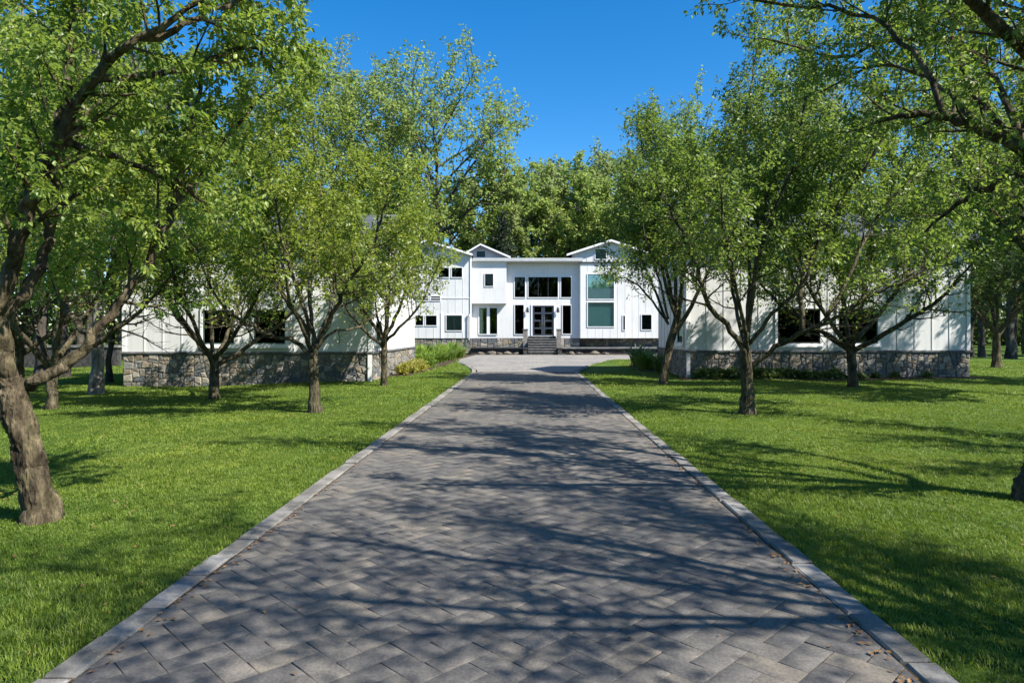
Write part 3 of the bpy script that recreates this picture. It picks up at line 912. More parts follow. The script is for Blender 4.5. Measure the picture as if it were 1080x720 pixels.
# understorey: the far wood as one mass
def wood_mass():
    rng = np.random.default_rng(401)
    V = []; Fs = []; n0 = 0
    n = 60000
    th = rng.uniform(-1.15, 1.15, n)
    rad = rng.uniform(84, 112, n)
    x = np.sin(th) * rad * 1.1; y = np.cos(th) * rad * .62 + 45
    z = rng.beta(1.1, 1.9, n) * (9 + 3 * np.sin(th * 9) + 2 * np.sin(th * 23))
    pos = np.stack([x, y, z], 1)
    tw = [np.array([p, p + np.array([.3, .1, .2])]) for p in pos]
    V, Fc = leaf_cloud(tw, n, .85, .55, rng, 'mid', .3, .5, .6)
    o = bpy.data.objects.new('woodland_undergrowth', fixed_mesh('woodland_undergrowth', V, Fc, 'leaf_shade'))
    link(o); tag(o, 'dark green mass of far woodland undergrowth behind the trunks', 'undergrowth', kind='stuff')


wood_mass()


def wood_across():
    rng = np.random.default_rng(431)
    n = 9000
    x = rng.uniform(-75, 75, n); yy = rng.uniform(-62, -46, n)
    z = rng.beta(1.2, 1.4, n) * (15 + 3 * np.sin(x * .3) + 2 * np.sin(x * .83))
    tw = [np.array([p, p + np.array([.3, .1, .2])]) for p in np.stack([x, yy, z], 1)]
    V, Fc = leaf_cloud(tw, n, 2.3, 1.6, rng, 'mid', .3, .5, .6)
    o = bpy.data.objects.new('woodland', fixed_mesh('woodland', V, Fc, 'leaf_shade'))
    link(o); tag(o, 'dark wood across the road, mirrored in the house windows', 'woodland', kind='stuff')


wood_across()


# ------------------------------------------------------------------ ground
COURT = [(-2.12, 24.0), (-2.16, 27.0), (-2.3, 29.4), (-2.9, 33), (-3.8, 37), (-4.1, 40), (-3.95, 43), (-3.7, 47.9), (10.5, 47.9), (10.5, 43.5), (7.5, 42.2), (5.4, 40.4), (4.0, 37.8), (3.0, 34.2), (2.35, 30.5), (1.9, 27.6), (1.8, 24.0)]


def in_poly(x, y, poly):
    x = np.asarray(x); y = np.asarray(y)
    c = np.zeros(x.shape, bool)
    j = len(poly) - 1
    for i in range(len(poly)):
        xi, yi = poly[i]; xj, yj = poly[j]
        t = ((yi > y) != (yj > y)) & (x < (xj - xi) * (y - yi) / ((yj - yi) if yj != yi else 1e-9) + xi)
        c ^= t
        j = i
    return c


XL, XR = -2.10, 1.80        # inner edges of the kerbs
KW = 0.155


def build_ground():
    xs = np.concatenate([np.linspace(-400, -40, 12), np.linspace(-36, -3, 60), np.linspace(-2.5, 2.5, 9), np.linspace(3, 36, 60), np.linspace(40, 400, 12)])
    ys = np.concatenate([np.linspace(-300, -14, 8), np.linspace(-10, 60, 110), np.linspace(64, 600, 20)])
    X, Y = np.meshgrid(xs, ys)
    Z = gz(X, Y)
    inside = (X > -2.6) & (X < 2.6) & (Y < 31) | in_poly(X, Y, COURT)
    Z = np.where(inside, -0.06, Z)
    n, m = X.shape
    V = np.stack([X, Y, Z], -1).reshape(-1, 3)
    i = np.arange(n - 1)[:, None] * m; j = np.arange(m - 1)[None, :]
    Fc = np.stack([i + j, i + j + 1, i + m + j + 1, i + m + j], -1).reshape(-1, 4)
    o = bpy.data.objects.new('lawn', fixed_mesh('lawn', V, Fc, 'lawn_soil', True)); link(o)
    tag(o, 'green mown lawn spreading on both sides of the paved drive', kind='structure')


build_ground()


def clip_x(poly, x, keep_less):
    out = []
    for k in range(len(poly)):
        a = poly[k]; c = poly[(k + 1) % len(poly)]
        ia = (a[0] <= x) if keep_less else (a[0] >= x)
        ic = (c[0] <= x) if keep_less else (c[0] >= x)
        if ia: out.append(a)
        if ia != ic:
            t = (x - a[0]) / (c[0] - a[0])
            out.append((x, a[1] + (c[1] - a[1]) * t))
    return out


def build_drive():
    rng = random.Random(5)
    w = 0.152; gap = 0.0022
    mb_v = []; loops = []; starts = []; tot = []
    c45 = math.sqrt(.5)
    N = 150
    y0, y1 = -2.5, 27.6
    for i in range(-30, 190):
        for j in range(-30, 190):
            c = (i - j) % 4
            if c == 0: cell = (i, j, 2, 1)
            elif c == 3: cell = (i, j, 1, 2)
            else: continue
            a, b_, dw, dh = cell
            a -= 30; b_ -= 0
            cx, cy = (a + dw / 2) * w, (b_ + dh / 2) * w
            wxp = (cx - cy) * c45 + 1.1; wyp = (cx + cy) * c45 + 0.2
            if wxp < XL - .3 or wxp > XR + .3 or wyp < y0 or wyp > y1: continue
            x0, x1 = a * w + gap, (a + dw) * w - gap
            yy0, yy1 = b_ * w + gap, (b_ + dh) * w - gap
            jx = rng.uniform(-.0015, .0015); jy = rng.uniform(-.0015, .0015)
            q = [(x0 + jx, yy0 + jy), (x1 + jx, yy0 + jy), (x1 + jx, yy1 + jy), (x0 + jx, yy1 + jy)]
            q = [((u - v) * c45 + 1.1, (u + v) * c45 + 0.2) for u, v in q]
            q = clip_x(clip_x(q, XL + .004, False), XR - .004, True)
            if len(q) < 3: continue
            A = sum(q[k][0] * q[(k + 1) % len(q)][1] - q[(k + 1) % len(q)][0] * q[k][1] for k in range(len(q))) / 2
            if abs(A) < .0006: continue
            z = rng.gauss(0, .0009)
            tx, ty = rng.gauss(0, .005), rng.gauss(0, .005)
            mx = sum(p[0] for p in q) / len(q); my = sum(p[1] for p in q) / len(q)
            n = len(q); o = len(mb_v)
            ins = 0.003
            def zz(p): return z + (p[0] - mx) * tx + (p[1] - my) * ty
            def insp(p):
                d = math.hypot(mx - p[0], my - p[1]) + 1e-6
                return (p[0] + (mx - p[0]) / d * ins * 1.5, p[1] + (my - p[1]) / d * ins * 1.5)
            mb_v += [(p[0], p[1], -.05) for p in q]
            mb_v += [(p[0], p[1], zz(p) - .0018) for p in q]
            mb_v += [(*insp(p), zz(p)) for p in q]
            for L in (0, 1):
                for k in range(n):
                    k2 = (k + 1) % n
                    starts.append(len(loops)); tot.append(4)
                    loops += [o + L * n + k, o + L * n + k2, o + (L + 1) * n + k2, o + (L + 1) * n + k]
            starts.append(len(loops)); tot.append(n)
            loops += [o + 2 * n + k for k in range(n)]
    me = np_mesh('driveway', np.array(mb_v), loops, starts, tot, 'paver')
    o = bpy.data.objects.new('driveway', me); link(o)
    tag(o, 'grey herringbone paver driveway running straight to the house', kind='structure')
    # sand between the pavers
    MB().box(XL - .02, XR + .02, y0 - .5, y1 + .05, -.2, -.0062).build('driveway_sand', 'soil')
    tag(bpy.data.objects['driveway_sand'], 'dark jointing sand between the driveway pavers', kind='structure')
    # forecourt
    mb = MB()
    cp = [(x, y) for x, y in COURT]
    n = len(cp)
    cp[0] = (XL, 27.5); cp[1] = (XL - .03, 28.2); cp[-1] = (XR, 27.5); cp[-2] = (XR + .02, 27.9)
    mb.add([(x, y, -.2) for x, y in cp] + [(x, y, .004) for x, y in cp],
           [tuple(range(n, 2 * n))] + [(k, (k + 1) % n, (k + 1) % n + n, k + n) for k in range(n)])
    o = mb.build('forecourt', 'court_paving')
    tag(o, 'pale paved forecourt before the entrance steps', kind='structure')


build_drive()


def kerb_line(pts, wdt, side, rng, mbv):
    """short bevelled granite setts along a polyline"""
    seg = [math.dist(pts[k], pts[k + 1]) for k in range(len(pts) - 1)]
    tot = sum(seg); s = 0
    def at(q):
        for k, l in enumerate(seg):
            if q <= l or k == len(seg) - 1:
                t = q / l
                d = ((pts[k + 1][0] - pts[k][0]) / l, (pts[k + 1][1] - pts[k][1]) / l)
                return (pts[k][0] + d[0] * q, pts[k][1] + d[1] * q), d
            q -= l
    while s < tot:
        L = rng.uniform(.35, .75)
        e = min(s + L, tot)
        (ax, ay), d1 = at(s + .006); (bx, by), d2 = at(e - .006)
        z = 0.007 + rng.gauss(0, .005); z2 = z + rng.gauss(0, .004)
        o = .004 + abs(rng.gauss(0, .012))
        n1 = (-d1[1] * side, d1[0] * side); n2 = (-d2[1] * side, d2[0] * side)
        c = .012
        prof = [(o, -.12), (o, z - c), (o + c, z), (o + wdt - c, z), (o + wdt, z - c), (o + wdt, -.12)]
        vs = []
        for (px_, py_), nn, dz, dd, sg in (((ax, ay), n1, 0, d1, 0), ((ax + d1[0] * c, ay + d1[1] * c), n1, .0, d1, 1), ((bx - d2[0] * c, by - d2[1] * c), n2, z2 - z, d2, 1), ((bx, by), n2, z2 - z, d2, 0)):
            for u, h in prof:
                vs.append((px_ + nn[0] * u, py_ + nn[1] * u, h + (dz if h > 0 else 0) - (c * .8 if (sg == 0 and h > 0) else 0)))
        fs = []
        for r_ in range(3):
            for k in range(5):
                fs.append((r_ * 6 + k, r_ * 6 + k + 1, (r_ + 1) * 6 + k + 1, (r_ + 1) * 6 + k))
        fs += [tuple(range(6)), tuple(range(23, 17, -1))]
        mbv.add(vs, fs)
        s = e


def build_kerbs():
    rng = random.Random(9)
    mb = MB()
    kerb_line([(XL, -2.5), (XL, 27.0), (-2.3, 29.4), (-2.9, 33), (-3.8, 37)], KW, 1, rng, mb)
    kerb_line([(XR, -2.5), (XR, 27.6), (2.35, 30.5), (3.0, 34.2), (4.0, 37.8), (5.4, 40.4), (7.5, 42.2)], KW, -1, rng, mb)
    o = mb.build('kerb', 'kerb_granite')
    tag(o, 'pale granite kerb edging both sides of the drive', kind='structure')
    # planting beds
    def bed(name, poly, z=.03):
        m = MB(); n = len(poly)
        m.add([(x, y, -.3) for x, y in poly] + [(x, y, float(gz(x, y)) + z) for x, y in poly], [tuple(range(n, 2 * n))] + [(k, (k + 1) % n, (k + 1) % n + n, k + n) for k in range(n)])
        o = m.build('planting_bed', 'soil'); tag(o, name, kind='structure')
    bed('dark soil bed under the plants left of the forecourt', [(-5.15, 24.6), (-4.5, 25.5), (-4.2, 30), (-4.0, 37.2), (-4.3, 40), (-4.15, 43), (-3.9, 47.9), (-11, 47.9), (-11, 33), (-5.15, 31.5)])
    bed('dark soil bed along the right wing stone base', [(5.2, 22.95), (15.6, 22.95), (15.6, 24), (5.2, 24)])
    bed('dark soil bed right of the forecourt', [(4.5, 27.5), (5.5, 26.5), (5.45, 31), (6.2, 34), (5.2, 35), (4.6, 31)])


build_kerbs()
BEDS = [[(-5.15, 24.6), (-4.5, 25.5), (-4.2, 30), (-4.0, 37.2), (-4.3, 40), (-4.15, 43), (-3.9, 47.9), (-11, 47.9), (-11, 33), (-5.15, 31.5)],
        [(5.2, 22.95), (15.6, 22.95), (15.6, 24), (5.2, 24)], [(4.5, 27.5), (5.5, 26.5), (5.45, 31), (6.2, 34), (5.2, 35), (4.6, 31)]]


def build_grass():
    rng = np.random.default_rng(77)
    Vs = []; Fs = []; n0 = 0

    def patch(y0, y1, dens, h, wd, tuft):
        nonlocal n0
        area = 0
        W = 0.90 * y1 + 2.0
        n = int(dens * (y1 - y0) * 2 * W / tuft)
        x = rng.uniform(-W, W, n); y = rng.uniform(y0, y1, n)
        keep = (np.abs(x) < 0.84 * y + 1.6)
        x, y = x[keep], y[keep]
        lean0 = rng.uniform(0, 2 * pi, len(x))
        x = np.repeat(x, tuft); y = np.repeat(y, tuft); lean0 = np.repeat(lean0, tuft)
        s = 0.011 + 0.006 * y
        x = x + rng.normal(0, 1, len(x)) * s * .5; y = y + rng.normal(0, 1, len(x)) * s * .5
        k = ~((x > XL - KW + .014 * np.sin(y * 5.3 + 2 * np.sin(y * 1.7))) & (x < XR + KW + .014 * np.sin(y * 4.7 + 2 * np.sin(y * 2.1))) & (y < 29)) & ~in_poly(x, y, COURT)
        k &= ~((x > -13.45) & (x < -5.15) & (y > 22.35) & (y < 31.5)) & ~((x > 5.4) & (y > 23.9) & (x < 15.6) & (y < 30))
        # inside the flared kerb
        k &= ~((y > 27) & (y < 38) & (x > -4.15 + (38 - y) * .16) & (x < 4.3))
        for bd in BEDS: k &= ~in_poly(x, y, bd)
        x, y, lean0 = x[k], y[k], lean0[k]
        m = len(x)
        patchy = 0.5 + 0.5 * np.sin(x * 2.3 + 1.7 * np.sin(y * 1.1)) * np.sin(y * 1.9 + x * .7)
        thin = 0.5 + 0.5 * np.sin(x * 5.1 + 2 * np.sin(y * 3.7)) * np.sin(y * 4.3 - x * 2.2)
        hh = h * rng.uniform(.55, 1.2, m) * (0.7 + .45 * patchy) * (0.8 + .3 * thin)
        # blades next to a kerb hang a little over it
        az = lean0 + rng.normal(0, .6, m)
        ln = rng.uniform(.25, 1.05, m) * hh
        fa = az + rng.normal(0, .5, m) + pi / 2
        dx, dy = np.cos(az) * ln, np.sin(az) * ln
        z = gz(x, y) - .004
        w2 = wd * rng.uniform(.7, 1.3, m) * .5
        sx, sy = np.cos(fa) * w2, np.sin(fa) * w2
        b1 = np.stack([x - sx, y - sy, z], 1); b2 = np.stack([x + sx, y + sy, z], 1)
        m1 = np.stack([x - sx * .8 + dx * .38, y - sy * .8 + dy * .38, z + hh * .62], 1)
        m2 = np.stack([x + sx * .8 + dx * .38, y + sy * .8 + dy * .38, z + hh * .62], 1)
        tp = np.stack([x + dx, y + dy, z + hh * .92], 1)
        V = np.stack([b1, b2, m1, m2, tp], 1).reshape(-1, 3)
        o = (np.arange(m) * 5)[:, None] + n0
        Fc = np.concatenate([o + [0, 1, 3], o + [0, 3, 2], o + [2, 3, 4]], 1).reshape(-1, 3)
        Vs.append(V); Fs.append(Fc); n0 += len(V)

    patch(2.2, 5.5, 8500, .036, .0038, 7)
    patch(5.5, 9.0, 5200, .036, .0050, 7)
    patch(9.0, 15.0, 1900, .037, .008, 6)
    patch(15.0, 24.0, 620, .04, .014, 5)
    patch(24.0, 40.0, 160, .048, .027, 4)
    me = fixed_mesh('grass', np.concatenate(Vs), np.concatenate(Fs), 'grass_blade')
    o = bpy.data.objects.new('grass', me); link(o)
    tag(o, 'short green grass blades covering the lawn', 'grass', kind='stuff')
    # leaf litter along the kerbs
    V = []; Fc = []
    for k in range(650):
        sd = rng.integers(0, 2)
        yy = 2.3 + rng.gamma(1.6, 3.0)
        xx = (XR - abs(rng.normal(0, .05)) - .008) if sd else (XL + abs(rng.normal(0, .05)) + .008)
        if k > 620: xx = rng.uniform(XL, XR)
        on_lawn = 300 < k <= 620
        if on_lawn:
            yy = 2.6 + rng.gamma(1.8, 3.2); xx = rng.choice([-1, 1]) * rng.uniform(2.35, 2.6 + .7 * yy)
        a = rng.uniform(0, 6.28); l = rng.uniform(.010, .026); w = l * .5
        zc = .008 if not on_lawn else float(gz(xx, yy)) + .028
        q = [(-l, 0, 0), (0, -w, .006), (l, 0, .003), (0, w, .008)]
        o_ = len(V)
        for u, v, z in q:
            V.append((xx + u * math.cos(a) - v * math.sin(a), yy + u * math.sin(a) + v * math.cos(a), zc + z))
        Fc.append((o_, o_ + 1, o_ + 2)); Fc.append((o_, o_ + 2, o_ + 3))
    o = bpy.data.objects.new('leaf_litter', fixed_mesh('leaf_litter', np.array(V), Fc, 'dead_leaf')); link(o)
    tag(o, 'brown fallen leaf bits gathered along the kerb edges', 'leaf litter', kind='stuff')


build_grass()


# ------------------------------------------------------------------ buildings
def split_poly(poly, rng, target, out):
    def area(p): return abs(sum(p[k][0] * p[(k + 1) % len(p)][1] - p[(k + 1) % len(p)][0] * p[k][1] for k in range(len(p))) / 2)
    A = area(poly)
    if A < target * rng.uniform(.55, 1.7) or A < .012:
        out.append(poly); return
    us = [p[0] for p in poly]; vs = [p[1] for p in poly]
    du, dv = max(us) - min(us), max(vs) - min(vs)
    cu = sum(us) / len(us) + rng.uniform(-.18, .18) * du; cv = sum(vs) / len(vs) + rng.uniform(-.18, .18) * dv
    ang = (0 if dv * 1.25 > du else pi / 2) + rng.gauss(0, .22)
    nx, ny = -math.sin(ang), math.cos(ang)
    A_, B_ = [], []
    n = len(poly)
    for k in range(n):
        a = poly[k]; c = poly[(k + 1) % n]
        sa = (a[0] - cu) * nx + (a[1] - cv) * ny; sc = (c[0] - cu) * nx + (c[1] - cv) * ny
        (A_ if sa >= 0 else B_).append(a)
        if sa * sc < 0:
            t = sa / (sa - sc); q = (a[0] + (c[0] - a[0]) * t, a[1] + (c[1] - a[1]) * t)
            A_.append(q); B_.append(q)
    for q in (A_, B_):
        if len(q) >= 3: split_poly(q, rng, target, out)


def fieldstones(mb, u0, u1, v0, v1, put, rng, target=.05, gap=.011, proud=.035):
    """irregular stones on the rectangle; put(u, v, w) gives the point w metres out of the wall"""
    cells = []
    du = 1.1
    n = max(1, round((u1 - u0) / du))
    for k in range(n):
        a, c = u0 + (u1 - u0) * k / n, u0 + (u1 - u0) * (k + 1) / n
        split_poly([(a, v0), (c, v0), (c, v1), (a, v1)], rng, target, cells)
    for q in cells:
        mu = sum(p[0] for p in q) / len(q); mv = sum(p[1] for p in q) / len(q)
        def ins(p, g):
            d = math.hypot(p[0] - mu, p[1] - mv) + 1e-6
            k = max(0.3, 1 - g * 1.35 / d)
            return (mu + (p[0] - mu) * k, mv + (p[1] - mv) * k)
        h = proud * rng.uniform(.5, 1.15)
        n_ = len(q)
        tu, tv = rng.gauss(0, .05), rng.gauss(0, .05)
        r0 = [put(*ins(p, gap), 0.0) for p in q]
        r1 = [put(*ins(p, gap + .002), h * .65) for p in q]
        r2 = []
        for p in q:
            a = ins(p, gap + .03)
            r2.append(put(*a, h + (a[0] - mu) * tu + (a[1] - mv) * tv))
        fs = []
        for L in (0, 1):
            fs += [(L * n_ + k, L * n_ + (k + 1) % n_, (L + 1) * n_ + (k + 1) % n_, (L + 1) * n_ + k) for k in range(n_)]
        fs.append(tuple(2 * n_ + k for k in range(n_)))
        mb.add(r0 + r1 + r2, fs)


def frame_map(facing, plane):
    """u along the wall in +x or +y, v up, w outwards"""
    if facing == 'front': return lambda u, v, w: (u, plane - w, v)
    if facing == 'east': return lambda u, v, w: (plane + w, u, v)
    if facing == 'west': return lambda u, v, w: (plane - w, u, v)
    return lambda u, v, w: (u, plane + w, v)


def fbox(mb, put, u0, u1, v0, v1, w0, w1):
    c = [put(u, v, w) for w in (w0, w1) for v in (v0, v1) for u in (u0, u1)]
    mb.add(c, [(0, 1, 3, 2), (4, 6, 7, 5), (0, 4, 5, 1), (2, 3, 7, 6), (0, 2, 6, 4), (1, 5, 7, 3)])
    return mb


def window(parent, put, u0, u1, v0, v1, glass='dark_glass', sash='dark_trim', trim=.09, sill=True, cols=1, rows=1, depth=.5, sashw=.045):
    """frame with sash, pane and a dark room behind it"""
    t = trim
    mb = MB()
    fbox(mb, put, u0 - t, u0, v0 - t, v1 + t, 0, .05)
    fbox(mb, put, u1, u1 + t, v0 - t, v1 + t, 0, .05)
    fbox(mb, put, u0, u1, v1, v1 + t, 0, .05)
    fbox(mb, put, u0, u1, v0 - t, v0, 0, .05)
    fr = mb.build('window', 'white_trim', parent)
    mb = MB(); s = sashw
    fbox(mb, put, u0, u0 + s, v0, v1, -.01, .022); fbox(mb, put, u1 - s, u1, v0, v1, -.01, .022)
    fbox(mb, put, u0 + s, u1 - s, v0, v0 + s, -.01, .022); fbox(mb, put, u0 + s, u1 - s, v1 - s, v1, -.01, .022)
    for k in range(1, cols):
        c = u0 + (u1 - u0) * k / cols
        fbox(mb, put, c - s * .6, c + s * .6, v0 + s, v1 - s, -.008, .018)
    for k in range(1, rows):
        c = v0 + (v1 - v0) * k / rows
        fbox(mb, put, u0 + s, u1 - s, c - s * .6, c + s * .6, -.006, .016)
    mb.build('sash', sash, fr)
    mb = MB(); fbox(mb, put, u0 + s * .5, u1 - s * .5, v0 + s * .5, v1 - s * .5, .004, .008)
    mb.build('pane', glass, fr)
    if sill:
        mb = MB(); fbox(mb, put, u0 - t - .04, u1 + t + .04, v0 - t - .05, v0 - t - .001, 0, .09)
        mb.build('sill', 'white_trim', fr)
    return fr


def wall_with_holes(mb, put, u0, u1, v0, v1, holes, th=.18):
    """wall sheet of thickness th with rectangular openings (u0,u1,v0,v1)"""
    us = sorted({u0, u1, *[h[0] for h in holes], *[h[1] for h in holes]})
    us = [u for u in us if u0 <= u <= u1]
    for a, c in zip(us[:-1], us[1:]):
        cm = (a + c) / 2
        hs = sorted([(h[2], h[3]) for h in holes if h[0] < cm < h[1]])
        lo = v0
        for x, y in hs:
            if x > lo: fbox(mb, put, a, c, lo, x, -th, 0)
            lo = max(lo, y)
        if lo < v1: fbox(mb, put, a, c, lo, v1, -th, 0)


def battens(mb, put, u0, u1, v0, v1, step, holes, wd=.042, pr=.018, pad=.1):
    n = max(1, round((u1 - u0) / step))
    for k in range(n + 1):
        c = u0 + (u1 - u0) * k / n
        lo, hi = max(u0, c - wd / 2), min(u1, c + wd / 2)
        vs = [(v0, v1)]
        for h in holes:
            if h[0] - pad < c < h[1] + pad:
                nv = []
                for a, b_ in vs:
                    if h[2] - pad > a: nv.append((a, min(b_, h[2] - pad - .06)))
                    if h[3] + pad < b_: nv.append((max(a, h[3] + pad), b_))
                    if not (h[2] - pad > a) and not (h[3] + pad < b_): pass
                vs = [q for q in nv if q[1] - q[0] > .05]
        for a, b_ in vs:
            fbox(mb, put, lo, hi, a, b_, 0, pr)


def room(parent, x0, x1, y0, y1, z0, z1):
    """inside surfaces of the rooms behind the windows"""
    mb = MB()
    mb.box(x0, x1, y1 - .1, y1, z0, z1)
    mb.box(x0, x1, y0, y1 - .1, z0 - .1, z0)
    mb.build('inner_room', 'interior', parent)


def wing(x0, x1, y0, y1, zl, zt, label, wins, side_face, side_win, zbase, ridge_dir):
    root = empty('house_wing', ((x0 + x1) / 2, y0, 0)); tag(root, label, 'house wing')
    M = root.matrix_world.copy()
    off = Vector(((x0 + x1) / 2, y0, 0))
    inv = lambda put: (lambda u, v, w: tuple(Vector(put(u, v, w)) - off))
    front = inv(frame_map('front', y0)); back = inv(frame_map('back', y1))
    side = inv(frame_map(side_face, x1 if side_face == 'east' else x0))
    other = inv(frame_map('west' if side_face == 'east' else 'east', x0 if side_face == 'east' else x1))
    mb = MB()
    wall_with_holes(mb, front, x0, x1, zl, zt, wins)
    battens(mb, front, x0 + .08, x1 - .08, zl + .012, zt, .62, wins)
    sh = [side_win] if side_win else []
    wall_with_holes(mb, side, y0 + .18, y1 - .18, zl, zt, sh)
    battens(mb, side, y0 + .3, y1 - .1, zl + .012, zt, .62, sh)
    wall_with_holes(mb, other, y0 + .18, y1 - .18, zl, zt, [])
    battens(mb, other, y0 + .3, y1 - .1, zl + .012, zt, .62, [])
    wall_with_holes(mb, back, x0, x1, zl, zt, [])
    battens(mb, back, x0 + .08, x1 - .08, zl + .012, zt, .62, [])
    mb.build('wall', 'white_siding', root)
    # corner boards
    for xx in (x0, x1):
        mb = MB()
        s = 1 if xx == x1 else -1
        lo, hi = (xx - .1, xx + .031) if s > 0 else (xx - .031, xx + .1)
        zb = -.2 if (xx == (x1 if side_face == 'east' else x0)) else zl + .012
        mb.box(lo - off.x, hi - off.x, y0 - .031 - off.y, y0 - .0005 - off.y, zl + .012, zt)
        if zb < 0:
            mb.box(lo - off.x, hi - off.x, y0 - .075 - off.y, y0 - .051 - off.y, zb, zl - .09)
        mb.build('corner_board', 'white_trim', root)
    # masonry base with its facing stones
    mb = MB()
    mb.box(x0 - off.x, x1 - off.x, 0, y1 - y0, zbase - .3, zl - .002)
    bs = mb.build('stone_base', 'mortar', root)
    rng = random.Random(int(abs(x0) * 10))
    mb = MB()
    fieldstones(mb, x0, x1, zbase - .05, zl - .07, front, rng, .055)
    fieldstones(mb, y0, y1, zbase - .05, zl - .07, side, rng, .055)
    fieldstones(mb, y0, y1, zbase - .05, zl - .07, other, rng, .12)
    mb.build('facing_stones', 'fieldstone', bs)
    mb = MB()
    mb.box(x0 - .07 - off.x, x1 + .07 - off.x, -.07, -.0005, zl - .06, zl + .01)
    mb.box(x1 + .0005 - off.x, x1 + .07 - off.x, 0, y1 - y0, zl - .06, zl + .01)
    mb.box(x0 - .07 - off.x, x0 - .0005 - off.x, 0, y1 - y0, zl - .06, zl + .01)
    mb.build('ledge', 'bluestone', root, bevel=.008)
    for wv in wins:
        window(root, front, *wv, 'dark_glass', 'green_frame' if side_face == 'east' else 'dark_trim', trim=.08, cols=1)
    if side_win:
        window(root, side, *side_win, 'green_glass', 'green_frame', trim=.06)
    room(root, x0 + .3 - off.x, x1 - .3 - off.x, 1.5, y1 - y0 - .3, zl - .1, zt)
    # low pitched metal roof
    yc = (y0 + y1) / 2
    prof = [(-.45, zt - .02), (yc - off.y, zt + 1.25), (y1 - off.y + .45, zt - .02), (y1 - off.y + .45, zt + .12), (yc - off.y, zt + 1.4), (-.45, zt + .12)]
    mb = MB(); mb.prism_x(prof, x0 - .4 - off.x, x1 + .4 - off.x)
    for k in range(int((x1 - x0) / .5)):
        u = x0 - off.x + .25 + k * .5
        mb.prism_x([(-.45, zt + .121), (yc - off.y, zt + 1.401), (yc - off.y, zt + 1.44), (-.45, zt + .16)], u - .015, u + .015)
    mb.build('roof', 'roof_metal', root)
    for u in (x0, x1 - .18):
        mb = MB()
        mb.prism_x([(0.0, zt), (y1 - off.y, zt), (yc - off.y, zt + 1.2)], u - off.x, u + .18 - off.x)
        mb.build('gable', 'white_siding', root)
    return root


wing(-13.37, -5.2, 22.5, 31.0, .94, 4.8, 'white board and batten wing on the left with fieldstone base',
     [(-10.74, -9.70, 1.20, 2.32), (-9.06, -8.02, 1.20, 2.32)], 'east', (23.0, 23.9, 1.25, 1.95), -.25, 'x')
wing(5.55, 15.47, 24.0, 29.3, .95, 4.8, 'white board and batten wing on the right with fieldstone base',
     [(8.72, 10.22, 1.20, 2.42), (10.86, 12.24, 1.20, 2.42)], 'west', (24.5, 25.4, 1.2, 2.35), -.2, 'x')


